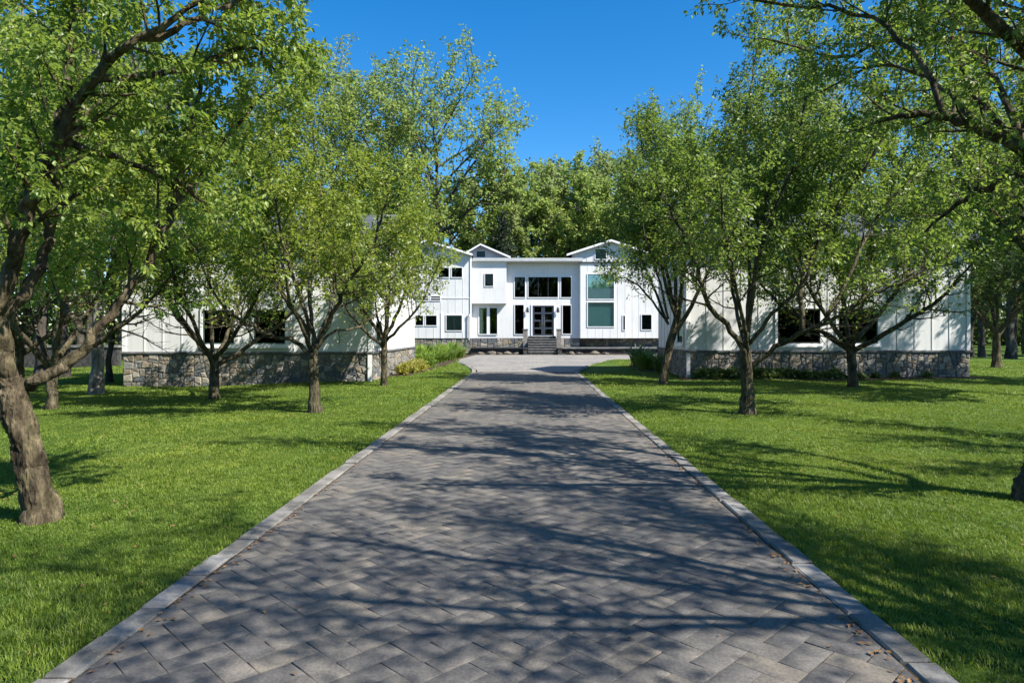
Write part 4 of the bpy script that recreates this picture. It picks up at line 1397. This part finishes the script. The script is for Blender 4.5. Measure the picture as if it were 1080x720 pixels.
def main_house():
    root = empty('house', (0, 50, 0))
    tag(root, 'white two storey modern farmhouse at the end of the drive', 'house')
    off = Vector((0, 50, 0))
    def F_(y):
        p = frame_map('front', y)
        return lambda u, v, w: tuple(Vector(p(u, v, w)) - off)
    def hx(zx): return (420 + zx / 4.154 - VX) / 14.4
    def hz(zy): return CAMZ + (HY - (230 + zy / 4.154)) / 14.4
    y = lambda v: v - 50
    # --- left gabled block
    fl = F_(49.2)
    zb = 1.15
    L0, L1 = -10.6, -4.2
    wl = [(hx(183), hx(228), hz(263), hz(222)), (hx(240), hx(285), hz(263), hz(222)), (hx(84), hx(117), hz(470), hz(428)), (hx(128), hx(175), hz(470), hz(428)), (hx(217), hx(284), hz(492), hz(427)), (hx(96), hx(140), hz(362), hz(345)), (hx(150), hx(190), hz(362), hz(345))]
    mb = MB()
    wall_with_holes(mb, fl, L0, L1, zb, 7.0, wl)
    pk = (-7.36, 8.05)
    mb.prism([(L0, 7.0), (L1, 7.0), (L1, 7.12), (pk[0], 8.0), (L0, 7.12)], y(49.2), y(49.38))
    battens(mb, fl, L0 + .05, -6.33, zb, 7.0, .52, wl, wd=.035, pr=.014)
    battens(mb, fl, -6.33, L1 - .05, zb, 7.1, .52, wl, wd=.035, pr=.014)
    mb.box(L1 - .18, L1, y(49.38), y(62), zb, 7.1)
    mb.box(L0, L0 + .18, y(49.38), y(62), zb, 7.1)
    mb.box(L0, L1, y(49.17), y(49.2), 4.0, 4.06)
    mb.build('wall', 'white_siding', root)
    mb = MB(); mb.box(-6.36, -6.2, y(49.16), y(49.2), zb, 3.0); mb.box(L1 - .05, L1 + .06, y(49.14), y(49.24), zb, 7.08)
    mb.build('corner_board', 'white_trim', root)
    def gable_roof(x0, x1, xp, ze0, ze1, zp, y0, y1, t=.11):
        m = MB(); m.prism([(x0, ze0), (xp, zp), (x1, ze1), (x1, ze1 + t), (xp, zp + t), (x0, ze0 + t)], y0, y1)
        r = m.build('roof', 'roof_metal', root)
        m = MB()
        m.prism([(x0, ze0 - .03), (xp, zp - .03), (x1, ze1 - .03), (x1, ze1 + t + .01), (xp, zp + t + .01), (x0, ze0 + t + .01)], y0 - .05, y0 - .002)
        m.build('bargeboard', 'white_trim', r)
    gable_roof(L0 - .3, L1 + .15, pk[0], 7.02, 7.08, 8.08, y(48.85), y(62))
    for wv in wl:
        small = wv[3] - wv[2] < .7
        window(root, fl, *wv, 'green_glass' if (wv[1] - wv[0] > 1.0) else 'dark_glass', 'dark_trim', trim=.05, sill=False, sashw=.035, cols=2 if wv[1] - wv[0] > 1.0 else 1)
    # --- projecting box over the garden door
    fb = F_(49.5); fr_ = F_(50.0)
    B0, B1 = L1 + .001, hx(475)
    wb = [(hx(382), hx(418), hz(300), hz(247))]
    mb = MB(); wall_with_holes(mb, fb, B0, B1, hz(375), 6.75, wb)
    mb.box(B1 - .15, B1, y(49.68), y(50), hz(375), 6.75)
    mb.box(B0, B1 - .15, y(49.68), y(50), hz(375), hz(375) + .12)
    mb.build('upper_bay', 'white_siding', root)
    window(root, fb, *wb[0], 'dark_glass', 'dark_trim', trim=.04, sill=False)
    # --- entrance section
    R0, R1 = hx(800), None
    we = [(hx(510), hx(556), hz(347), hz(258)), (hx(570), hx(700), hz(347), hz(258)), (hx(713), hx(758), hz(347), hz(258)),
          (hx(511), hx(550), hz(508), hz(380)), (hx(720), hx(757), hz(507), hz(382))]
    door = (hx(588), hx(682), hz(515), hz(383))
    gd = (hx(355), hx(434), hz(508), hz(393))
    mb = MB()
    wall_with_holes(mb, fr_, B0, R0, zb, 6.75, we + [door, gd])
    mb.build('wall', 'white_siding', root)
    for k, wv in enumerate(we):
        window(root, fr_, *wv, 'dark_glass', 'dark_trim', trim=.045, sill=False, cols=3 if k == 1 else 1, sashw=.04)
    # entrance double door
    d = MB(); t = .09
    fbox(d, fr_, door[0] - t, door[0], door[2], door[3] + t, 0, .06); fbox(d, fr_, door[1], door[1] + t, door[2], door[3] + t, 0, .06); fbox(d, fr_, door[0], door[1], door[3], door[3] + t, 0, .06)
    dr = d.build('door', 'white_trim', root)
    mid = (door[0] + door[1]) / 2
    for s, (a, c) in enumerate(((door[0], mid - .004), (mid + .004, door[1]))):
        m = MB(); g = MB()
        st = .13
        fbox(m, fr_, a, a + st, door[2], door[3], -.05, .0); fbox(m, fr_, c - st, c, door[2], door[3], -.05, .0)
        nl = 4; hh = (door[3] - door[2]) / nl
        for k in range(nl + 1):
            z = door[2] + k * hh
            lo, hi = (z, z + .11) if k == 0 else ((z - .11, z) if k == nl else (z - .06, z + .06))
            fbox(m, fr_, a + st, c - st, lo, hi, -.05, -.001)
        m.build('door_leaf', 'blue_door', dr)
        fbox(g, fr_, a + st * .5, c - st * .5, door[2] + .05, door[3] - .05, -.03, -.022); g.build('door_pane', 'dark_glass', dr)
        hnd = MB(); hu = mid + (-.07 if s == 0 else .07)
        p0 = Vector(fr_(hu, 2.1, .05)); p1 = Vector(fr_(hu, 2.7, .05)); hnd.cyl(p0, p1, .015)
        hnd.cyl(fr_(hu, 2.2, .0), fr_(hu, 2.2, .05), .012); hnd.cyl(fr_(hu, 2.6, .0), fr_(hu, 2.6, .05), .012)
        hnd.build('handle', 'steel', dr)
    # garden double door with a white mullion
    d = MB()
    mg = (gd[0] + gd[1]) / 2
    fbox(d, fr_, gd[0] - .06, gd[0], gd[2], gd[3] + .06, 0, .05); fbox(d, fr_, gd[1], gd[1] + .06, gd[2], gd[3] + .06, 0, .05)
    fbox(d, fr_, gd[0], gd[1], gd[3], gd[3] + .06, 0, .05); fbox(d, fr_, mg - .1, mg + .1, gd[2], gd[3], -.04, .045)
    fbox(d, fr_, gd[0], gd[1], gd[2] - .05, gd[2], 0, .07)
    gdo = d.build('garden_door', 'white_trim', root)
    for a, c in ((gd[0], mg - .1), (mg + .1, gd[1])):
        m = MB(); s = .05
        fbox(m, fr_, a, a + s, gd[2], gd[3], -.03, .02); fbox(m, fr_, c - s, c, gd[2], gd[3], -.03, .02)
        fbox(m, fr_, a + s, c - s, gd[2], gd[2] + s, -.03, .02); fbox(m, fr_, a + s, c - s, gd[3] - s, gd[3], -.03, .02)
        m.build('sash', 'green_frame', gdo)
        m = MB(); fbox(m, fr_, a + s * .5, c - s * .5, gd[2] + .02, gd[3] - .02, -.005, 0); m.build('pane', 'green_glass', gdo)
    # wall lanterns beside the door
    for zx in (567, 700):
        u = hx(zx); m = MB()
        fbox(m, fr_, u - .05, u + .05, 3.15, 3.40, 0, .03)
        fbox(m, fr_, u - .02, u + .02, 3.30, 3.33, .03, .2)
        ln = m.build('wall_lantern', 'dark_trim', root)
        m = MB()
        m.cyl(fr_(u, 3.02, .2), fr_(u, 3.27, .2), .11, .07, 10); m.cyl(fr_(u, 3.27, .2), fr_(u, 3.36, .2), .09, .02, 10)
        m.build('lamp_shade', 'dark_trim', ln)
    # eave of the entrance roof
    E0, E1 = hx(330), hx(805)
    m = MB(); m.prism_x([(y(49.35), 6.72), (y(56), 7.25), (y(56), 7.42), (y(49.35), 6.92)], E0, E1)
    for k in range(int((E1 - E0) / .45)):
        u = E0 + .2 + k * .45
        m.prism_x([(y(49.36), 6.921), (y(56), 7.421), (y(56), 7.46), (y(49.36), 6.965)], u - .015, u + .015)
    rf = m.build('roof', 'roof_metal', root)
    m = MB(); m.box(E0 - .02, E1 + .02, y(49.26), y(49.348), 6.70, 6.93); m.build('gutter', 'grey_trim', rf, bevel=.02)
    m = MB(); m.box(E0 + .02, E1 - .02, y(49.352), y(49.49), 6.66, 6.715); m.build('soffit', 'white_trim', rf)
    # --- right block with the big window, oversailing its base
    RR0, RR1 = hx(795), 7.05
    frr = F_(49.6)
    wr = [(hx(828), hx(942), hz(355), hz(248)), (hx(828), hx(942), hz(475), hz(370)), (hx(982), hx(990), hz(490), hz(428))]
    m = MB(); wall_with_holes(m, frr, RR0, RR1, zb, 6.60, wr)
    battens(m, frr, RR0 + .05, RR1 - .05, zb, 6.6, .5, wr, wd=.035, pr=.012)
    m.box(RR0, RR0 + .15, y(49.78), y(50.3), zb, 6.6)
    m.box(RR0 + .15, RR1, y(49.78), y(51.0), zb, zb + .1)
    m.build('wall', 'white_siding', root)
    for k, wv in enumerate(wr):
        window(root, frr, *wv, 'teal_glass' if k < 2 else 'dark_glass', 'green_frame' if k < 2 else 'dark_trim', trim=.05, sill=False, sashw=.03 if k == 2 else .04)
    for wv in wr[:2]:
        m = MB(); fbox(m, frr, wv[0] + .02, wv[1] - .02, wv[2] + .02, wv[3] - .02, -.12, -.10); m.build('reflection_panel', 'teal_reflection', root)  # teal panel added behind the panes, its colour standing in for reflected sky
    fs = F_(50.1)
    w2 = [(8.26, 8.98, 1.77, 2.86), (11.0, 11.9, 1.77, 2.86)]
    m = MB(); wall_with_holes(m, fs, RR1, 13.5, zb, 6.6, w2)
    battens(m, fs, RR1 + .05, 13.45, zb, 6.6, .5, w2, wd=.035, pr=.012)
    m.box(13.32, 13.5, y(50.28), y(60), zb, 6.6); m.box(RR1 + .01, 13.3, y(50.28), y(51.0), zb, zb + .1)
    m.build('wall', 'white_siding', root)
    for wv in w2: window(root, fs, *wv, 'dark_glass', 'dark_trim', trim=.05, sill=False)
    m = MB(); m.box(RR0 - .03, RR1 + .02, y(49.5), y(50.1), 6.605, 6.68); m.box(RR1 + .03, 13.6, y(50.0), y(50.2), 6.605, 6.68); m.build('flashing', 'dark_trim', root)
    # its upper gable
    G0, GP, G1 = 2.75, 6.0, 9.25
    fg = F_(50.25)
    wg = [(hx(865), hx(912), hz(178), hz(135))]
    m = MB()
    wall_with_holes(m, fg, G0 + .4, G1 - .4, 6.69, 7.45, [(wg[0][0], wg[0][1], wg[0][2], 7.45)])
    sl = (8.3 - 7.26) / (GP - G0)
    xl, xr = wg[0][0], wg[0][1]
    top = lambda x: 7.22 + (x - G0) * sl if x < GP else 7.22 + (G1 - x) * sl
    y0_, y1_ = y(50.25), y(50.43)
    m.prism([(G0 + .4, 7.45), (xl, 7.45), (xl, top(xl)), (G0 + .64, 7.45 + .001)], y0_, y1_)
    m.prism([(xl, wg[0][3]), (xr, wg[0][3]), (xr, top(xr)), (xl, top(xl))], y0_, y1_)
    m.prism([(xr, 7.45), (G1 - .4, 7.45), (GP, top(GP)), (xr, top(xr))], y0_, y1_)
    battens(m, fg, G0 + .5, G1 - .5, 6.69, 7.44, .5, [(xl, xr, wg[0][2], 9)], wd=.04)
    m.build('gable', 'white_siding', root)
    window(root, fg, *wg[0], 'dark_glass', 'dark_trim', trim=.05, sill=False)
    gable_roof(G0, G1, GP, 7.18, 7.18, 8.24, y(49.9), y(62))
    m = MB(); m.prism([(G1 - .5, 7.0), (13.7, 6.69), (13.7, 6.85), (G1 - .5, 7.4)], y(49.8), y(62)); m.build('roof', 'roof_metal', root)
    # --- attic gable behind the entrance roof
    fa = F_(56.0)
    A0, AP, A1 = -5.7, -3.96, -1.5
    wa = (-4.3, -3.6, 7.72, 8.22)
    m = MB(); m.prism([(A0 + .2, 7.2), (wa[0], 7.2), (wa[0], 8.45), (A0 + .2, 7.7)], y(56), y(56.15)); m.prism([(wa[1], 7.2), (A1 - .2, 7.2), (A1 - .2, 7.7), (wa[1], 8.5)], y(56), y(56.15))
    m.prism([(wa[0], 8.22), (wa[1], 8.22), (wa[1], 8.5), (AP, 8.62), (wa[0], 8.45)], y(56), y(56.15)); m.prism([(wa[0], 7.2), (wa[1], 7.2), (wa[1], 7.72), (wa[0], 7.72)], y(56), y(56.15))
    m.build('gable', 'white_siding', root)
    window(root, fa, *wa, 'dark_glass', 'dark_trim', trim=.04, sill=False)
    gable_roof(A0, A1, AP, 7.66, 7.62, 8.68, y(55.6), y(62))
    m = MB(); m.prism([(A0 + .1, 7.55), (AP, 8.57), (A1 - .1, 7.51), (A1 - .1, 7.60), (AP, 8.66), (A0 + .1, 7.63)], y(55.5), y(55.54)); m.build('bargeboard', 'blue_door', root)
    # --- rooms, back walls
    room(root, L0 + .3, L1 - .2, y(51.5), y(58), 1.2, 7.0)
    m = MB(); m.box(B0, 7.0, y(57), y(57.1), 1.2, 7.2); m.box(B0, 13.3, y(51.02), y(57), 1.16, 1.24); m.box(7.0, 13.3, y(54), y(54.1), 1.2, 6.6); m.box(B0, 13.3, y(50.3), y(57), 3.95, 4.05) ; m.build('inner_room', 'interior', root)
    m = MB(); m.box(L0, 13.5, y(62), y(62.2), 0, 7.0); m.build('wall', 'white_siding', root)
    # --- stone base
    rng = random.Random(77)
    m = MB(); m.box(L0, L1, y(49.3), y(62), -.2, zb - .002); m.box(L1 + .001, RR0, y(50.05), y(62), -.2, zb - .003); m.box(RR0 + .001, 13.5, y(50.9), y(62), -.2, zb - .003); bs = m.build('stone_base', 'mortar_dark', root)
    m = MB(); fieldstones(m, L0, L1, 0, zb - .02, F_(49.3), rng, .12, .015, .05); fieldstones(m, L1 + .01, RR0, .1, zb - .02, F_(50.05), rng, .12, .015, .05); fieldstones(m, RR0 + .05, 13.5, .1, zb - .02, F_(50.9), rng, .12, .015, .05); m.build('facing_stones', 'fieldstone', bs)
    # --- entrance steps with low piers
    S0, S1 = -.08, 1.95
    n = 7; zt = 1.30; rise = (zt - .06) / n
    m = MB()
    for k in range(n):
        z = zt - k * rise
        ya, yb = 49.2 - k * .27, 49.2 - (k - 1) * .27
        if k == 0: yb = 49.95
        m.box(S0, S1, y(ya) - .03, y(yb), z - .06, z)
    stp = m.build('steps', 'bluestone', root, bevel=.008)
    m = MB()
    for k in range(n):
        z = zt - k * rise
        m.box(S0 + .01, S1 - .01, y(49.2 - k * .27), y(49.96), z - rise - .01 if k < n - 1 else -.2, z - .061)
    m.build('riser', 'dark_stone_face', stp)
    for a, c in ((-.42, -.1), (1.98, 2.30)):
        m = MB(); m.box(a, c, y(48.95), y(49.3), -.1, 1.74); pr = m.build('pier', 'mortar', root)
        m = MB(); m.box(a - .04, c + .04, y(48.91), y(49.34), 1.742, 1.82); m.build('pier_cap', 'bluestone', pr, bevel=.01)
        m = MB(); m.box(a + .02, c - .02, y(47.4), y(48.948), -.1, .42); m.box(a - .01, c + .01, y(47.36), y(48.947), .421, .48); m.build('cheek_wall', 'dark_stone_face', pr)
    # --- low terrace edges left and right of the steps
    for a, c in ((-4.1, -.44), (2.34, 12.5)):
        m = MB(); m.box(a, c, y(48.5), y(51.0), -.1, .40); te = m.build('terrace', 'dark_stone_face', root)
        m = MB(); m.box(a - .02, c, y(48.36), y(50.99), .402, .49); m.build('terrace_cap', 'dark_trim' if a < 0 else 'bluestone', te, bevel=.01)
    # downpipe at the left block
    m = MB(); m.cyl((L1 - .12, y(49.08), 1.0), (L1 - .12, y(49.08), 2.9), .045); m.cyl((L1 - .12, y(49.08), 2.7), (L1 - .12, y(49.08), 2.9), .06); m.build('downpipe', 'grey_trim', root)


main_house()

# a low garden wall far left on the lawn
gwall = empty('garden_wall', (-28, 40, float(gz(-28, 40)))); tag(gwall, 'low dark garden wall with pale cap far left on the lawn', 'wall')
m = MB(); m.box(-3.4, 4.0, -.2, .2, -.3, 1.18); m.build('wall_body', 'dark_stone_face', gwall)
m = MB(); m.box(-3.5, 4.1, -.27, .27, 1.182, 1.32); m.build('cap', 'kerb_granite', gwall, bevel=.01)


# ------------------------------------------------------------------ planting
def strap_clump(h, n, w, seed, arch=1.0):
    rng = np.random.default_rng(seed)
    V = []; Fc = []
    for k in range(n):
        az = rng.uniform(0, 6.28); l = h * rng.uniform(.75, 1.35); out = l * rng.uniform(.25, .75) * arch
        hh = l * rng.uniform(.6, .95)
        d = np.array([math.cos(az), math.sin(az), 0]); s = np.array([-d[1], d[0], 0])
        p0 = d * rng.uniform(0, .16) + np.array([rng.normal(0, .1), rng.normal(0, .1), -.02])
        o = len(V)
        ww = w * rng.uniform(.7, 1.3)
        for j in range(6):
            t = j / 5
            p = p0 + d * out * t ** 1.5 + np.array([0, 0, hh * (1.55 * t - .75 * t ** 2.6)])
            wj = ww * (.6 + 1.2 * t - 1.75 * t * t) if j < 5 else .002
            V += [p - s * wj * .5, p + s * wj * .5 + np.array([0, 0, wj * .1])]
            if j:
                Fc += [(o + 2 * j - 2, o + 2 * j - 1, o + 2 * j + 1, o + 2 * j)]
    return np.array(V), Fc


def leafy_bush(h, r, n, leaf, seed):
    rng = np.random.default_rng(seed)
    tw = []
    tb = Tubes()
    for k in range(46):
        az = rng.uniform(0, 6.28); el = rng.uniform(.35, 1.5)
        d = np.array([math.cos(az) * math.cos(el) * r / h, math.sin(az) * math.cos(el) * r / h, math.sin(el)])
        c = curve(np.array([rng.normal(0, r * .15), rng.normal(0, r * .15), 0]), norm(d), h * rng.uniform(.7, 1.05), 5, .2, .14, rng)
        tb.add(c, np.linspace(.008, .003, len(c)), 3)
        tw.append(c[1:])
    V, Fc = leaf_cloud(tw, n, leaf[0], leaf[1], rng, 'mid', .2, .8, leaf[0])
    return V, Fc, tb


def plant_thing(name, x, y, V, Fc, mat, label, cat, group, rz=0, sc=1):
    me = fixed_mesh(name, V, Fc, mat) if not isinstance(V, bpy.types.Mesh) else V
    o = bpy.data.objects.new(name, me); link(o)
    o.location = (x, y, float(gz(x, y)) + .02); o.rotation_euler = (0, 0, rz); o.scale = (sc, sc, sc)
    tag(o, label, cat, group)
    return o


GD = 'strap leaved plants in the left bed'
meshes = [fixed_mesh('daylily_clump', *strap_clump(.72, 120, .085, 500 + k, 1.25), 'strap_leaf') for k in range(3)]
spots = [(-5.9, 33.2), (-5.35, 34.6), (-4.75, 35.6), (-6.3, 35.4), (-5.3, 37.0), (-4.6, 38.4), (-5.9, 38.3), (-5.2, 39.9), (-4.75, 41.3), (-5.6, 42.0), (-4.5, 43.0), (-6.4, 40.6), (-4.6, 44.8), (-5.5, 45.0), (-7.0, 37.2), (-7.0, 43.2), (-6.2, 44.8), (-5.0, 32.6)]
for k, (x, y) in enumerate(spots):
    plant_thing('daylily_clump', x, y, meshes[k % 3], None, None, 'bright green strap leaved clump in the bed left of the forecourt', 'plant', GD, rnd.uniform(0, 6.28), rnd.uniform(.85, 1.25) * (1.25 if y > 37 else 1.0))
GY = 'golden shrubs beside the left wing'
for k, (x, y, s) in enumerate([(-4.72, 25.6, .9), (-4.66, 26.8, 1.0), (-4.6, 28.1, 1.05), (-4.75, 29.4, 1.0), (-4.6, 30.6, 1.1)]):
    V, Fc, tb = leafy_bush(.5, .45, 1500, (.085, .055), 520 + k)
    root = empty('golden_shrub', (x, y, float(gz(x, y)) + .02)); root.scale = (s, s, s)
    tag(root, 'low golden leaved shrub beside the left wing side wall', 'shrub', GY)
    link(bpy.data.objects.new('foliage', fixed_mesh('foliage', V, Fc, 'gold_leaf' if k != 4 else 'strap_leaf')), root)
    link(bpy.data.objects.new('stems', tb.mesh('stems', 'bark_mid')), root)
# right of the forecourt
for k, (x, y, h, kind, lab) in enumerate([(4.85, 28.6, .85, 's', 'bright arching strap leaved plant nearest the drive by the right wing'), (5.0, 31.2, 1.05, 's', 'tall arching strap leaved plant behind the bright one by the right wing'), (5.25, 27.3, .65, 'b', 'low rounded dark shrub at the foot of the right wing side wall'), (5.3, 29.6, .7, 'b', 'second rounded dark shrub farther along the right wing side wall')]):
    if kind == 's':
        V, Fc = strap_clump(h, 110, .08, 540 + k)
        plant_thing('daylily_clump', x, y, V, Fc, 'strap_leaf' if k == 0 else 'ground_leaf', lab, 'plant', None)
    else:
        V, Fc, tb = leafy_bush(h, .5, 2600, (.075, .045), 560 + k)
        root = empty('shrub', (x, y, float(gz(x, y)) + .02)); tag(root, lab, 'shrub')
        link(bpy.data.objects.new('foliage', fixed_mesh('foliage', V, Fc, 'leaf_deep')), root)
        link(bpy.data.objects.new('stems', tb.mesh('stems', 'bark_mid')), root)
# row of low plants at the right wing base
GH = 'low plants along the right wing base'
gm = []
for k in range(4):
    V, Fc, tb = leafy_bush(.30, .32, 420, (.13, .085), 580 + k)
    gm.append((fixed_mesh('hosta', V, Fc, 'ground_leaf')))
k = 0
x = 5.95
while x < 11.4:
    s = rnd.uniform(.85, 1.2) * (1.0 if x < 10.5 else .7)
    plant_thing('hosta', x, 23.45 + rnd.uniform(-.12, .12), gm[k % 4], None, None, 'low leafy green plant in the row at the foot of the right wing wall', 'plant', GH, rnd.uniform(0, 6.28), s)
    x += rnd.uniform(.26, .36); k += 1
for x in (11.9, 12.6, 13.7):
    plant_thing('hosta', x, 23.5, gm[k % 4], None, None, 'small separate leafy plant beyond the row at the right wing wall', 'plant', 'scattered plants at the right wing base', rnd.uniform(0, 6.28), .65); k += 1


def boulder(x, y, r, seed, label, group=None, flat=.55):
    rng = np.random.default_rng(seed)
    import bmesh
    bm = bmesh.new(); bmesh.ops.create_icosphere(bm, subdivisions=2, radius=1)
    ph = rng.uniform(0, 6.28, 6)
    for v in bm.verts:
        c = v.co.copy()
        k = 1 + .16 * math.sin(3 * c.x + ph[0]) + .14 * math.sin(4 * c.y + ph[1]) + .1 * math.sin(5 * c.z + ph[2]) + rng.normal(0, .03)
        v.co = Vector((c.x * k * r * 1.3, c.y * k * r, c.z * k * r * flat + r * flat * .55))
    me = bpy.data.meshes.new('boulder'); bm.to_mesh(me); bm.free(); me.materials.append(MATS['boulder_rock'])
    o = bpy.data.objects.new('boulder', me); link(o); o.location = (x, y, 0); o.rotation_euler = (0, 0, rng.uniform(0, 6.28))
    tag(o, label, 'boulder', group)


bed = MB(); bed.box(-4.1, -.5, 47.6, 48.49, -.1, .03); bed.box(2.36, 10.5, 47.6, 48.49, -.1, .03)
o = bed.build('front_bed', 'soil'); tag(o, 'narrow soil bed before the terrace edges', kind='structure')
GBd = 'boulders before the terrace'
for k, (x, r) in enumerate([(-3.4, .22), (-2.7, .3), (-2.1, .2), (-1.5, .26), (-.9, .2)]):
    boulder(x, 48.0 + rnd.uniform(-.1, .1), r, 600 + k, 'brown rough boulder in the bed left of the entrance steps', GBd)
for k, (x, r) in enumerate([(2.9, .26), (3.6, .2), (4.6, .3), (5.4, .22)]):
    boulder(x, 48.0 + rnd.uniform(-.1, .1), r, 620 + k, 'brown rough boulder in the bed right of the entrance steps', 'boulders right of the steps')

# ------------------------------------------------------------------ light, sky, camera
EL, AZ = 46.0, -30.0       # sun height; direction seen from +x towards the viewer
sd = Vector((math.cos(R(EL)) * math.cos(R(AZ)), math.cos(R(EL)) * math.sin(R(AZ)), math.sin(R(EL))))
sun = bpy.data.lights.new('sun', 'SUN'); sun.energy = 5.0; sun.angle = R(0.5); sun.color = (1.0, .95, .87)
so = bpy.data.objects.new('sun', sun); link(so)
so.rotation_euler = (-sd).to_track_quat('-Z', 'Y').to_euler()
w = bpy.data.worlds.new('World'); scene.world = w; w.use_nodes = True
nt = w.node_tree; nt.nodes.clear()
sky = nt.nodes.new('ShaderNodeTexSky'); sky.sky_type = 'NISHITA'; sky.sun_disc = False
sky.sun_elevation = R(EL); sky.sun_rotation = math.atan2(sd.x, sd.y)
sky.air_density = 1.0; sky.dust_density = 0.5; sky.ozone_density = 4.0; sky.altitude = 300
hs = nt.nodes.new('ShaderNodeHueSaturation'); hs.inputs['Saturation'].default_value = 1.37
bg = nt.nodes.new('ShaderNodeBackground'); bg.inputs['Strength'].default_value = 0.096
ow = nt.nodes.new('ShaderNodeOutputWorld')
nt.links.new(sky.outputs[0], hs.inputs['Color']); nt.links.new(hs.outputs[0], bg.inputs['Color']); nt.links.new(bg.outputs[0], ow.inputs['Surface'])

cam = bpy.data.cameras.new('camera'); co = bpy.data.objects.new('camera', cam); link(co)
co.location = (0, 0, CAMZ); co.rotation_euler = (R(90), 0, 0)
cam.sensor_width = 36; cam.lens = 24; cam.clip_end = 2000; cam.clip_start = .05
cam.shift_x = -(VX - 540) / 1080; cam.shift_y = -(360 - HY) / 1080
scene.camera = co
scene.view_settings.view_transform = 'Standard'; scene.view_settings.look = 'None'
scene.view_settings.exposure = 1.15; scene.view_settings.gamma = 1
c = scene.cycles
c.max_bounces = 7; c.diffuse_bounces = 4; c.glossy_bounces = 3; c.transmission_bounces = 4; c.transparent_max_bounces = 8
c.use_denoising = True
c.sample_clamp_indirect = 6
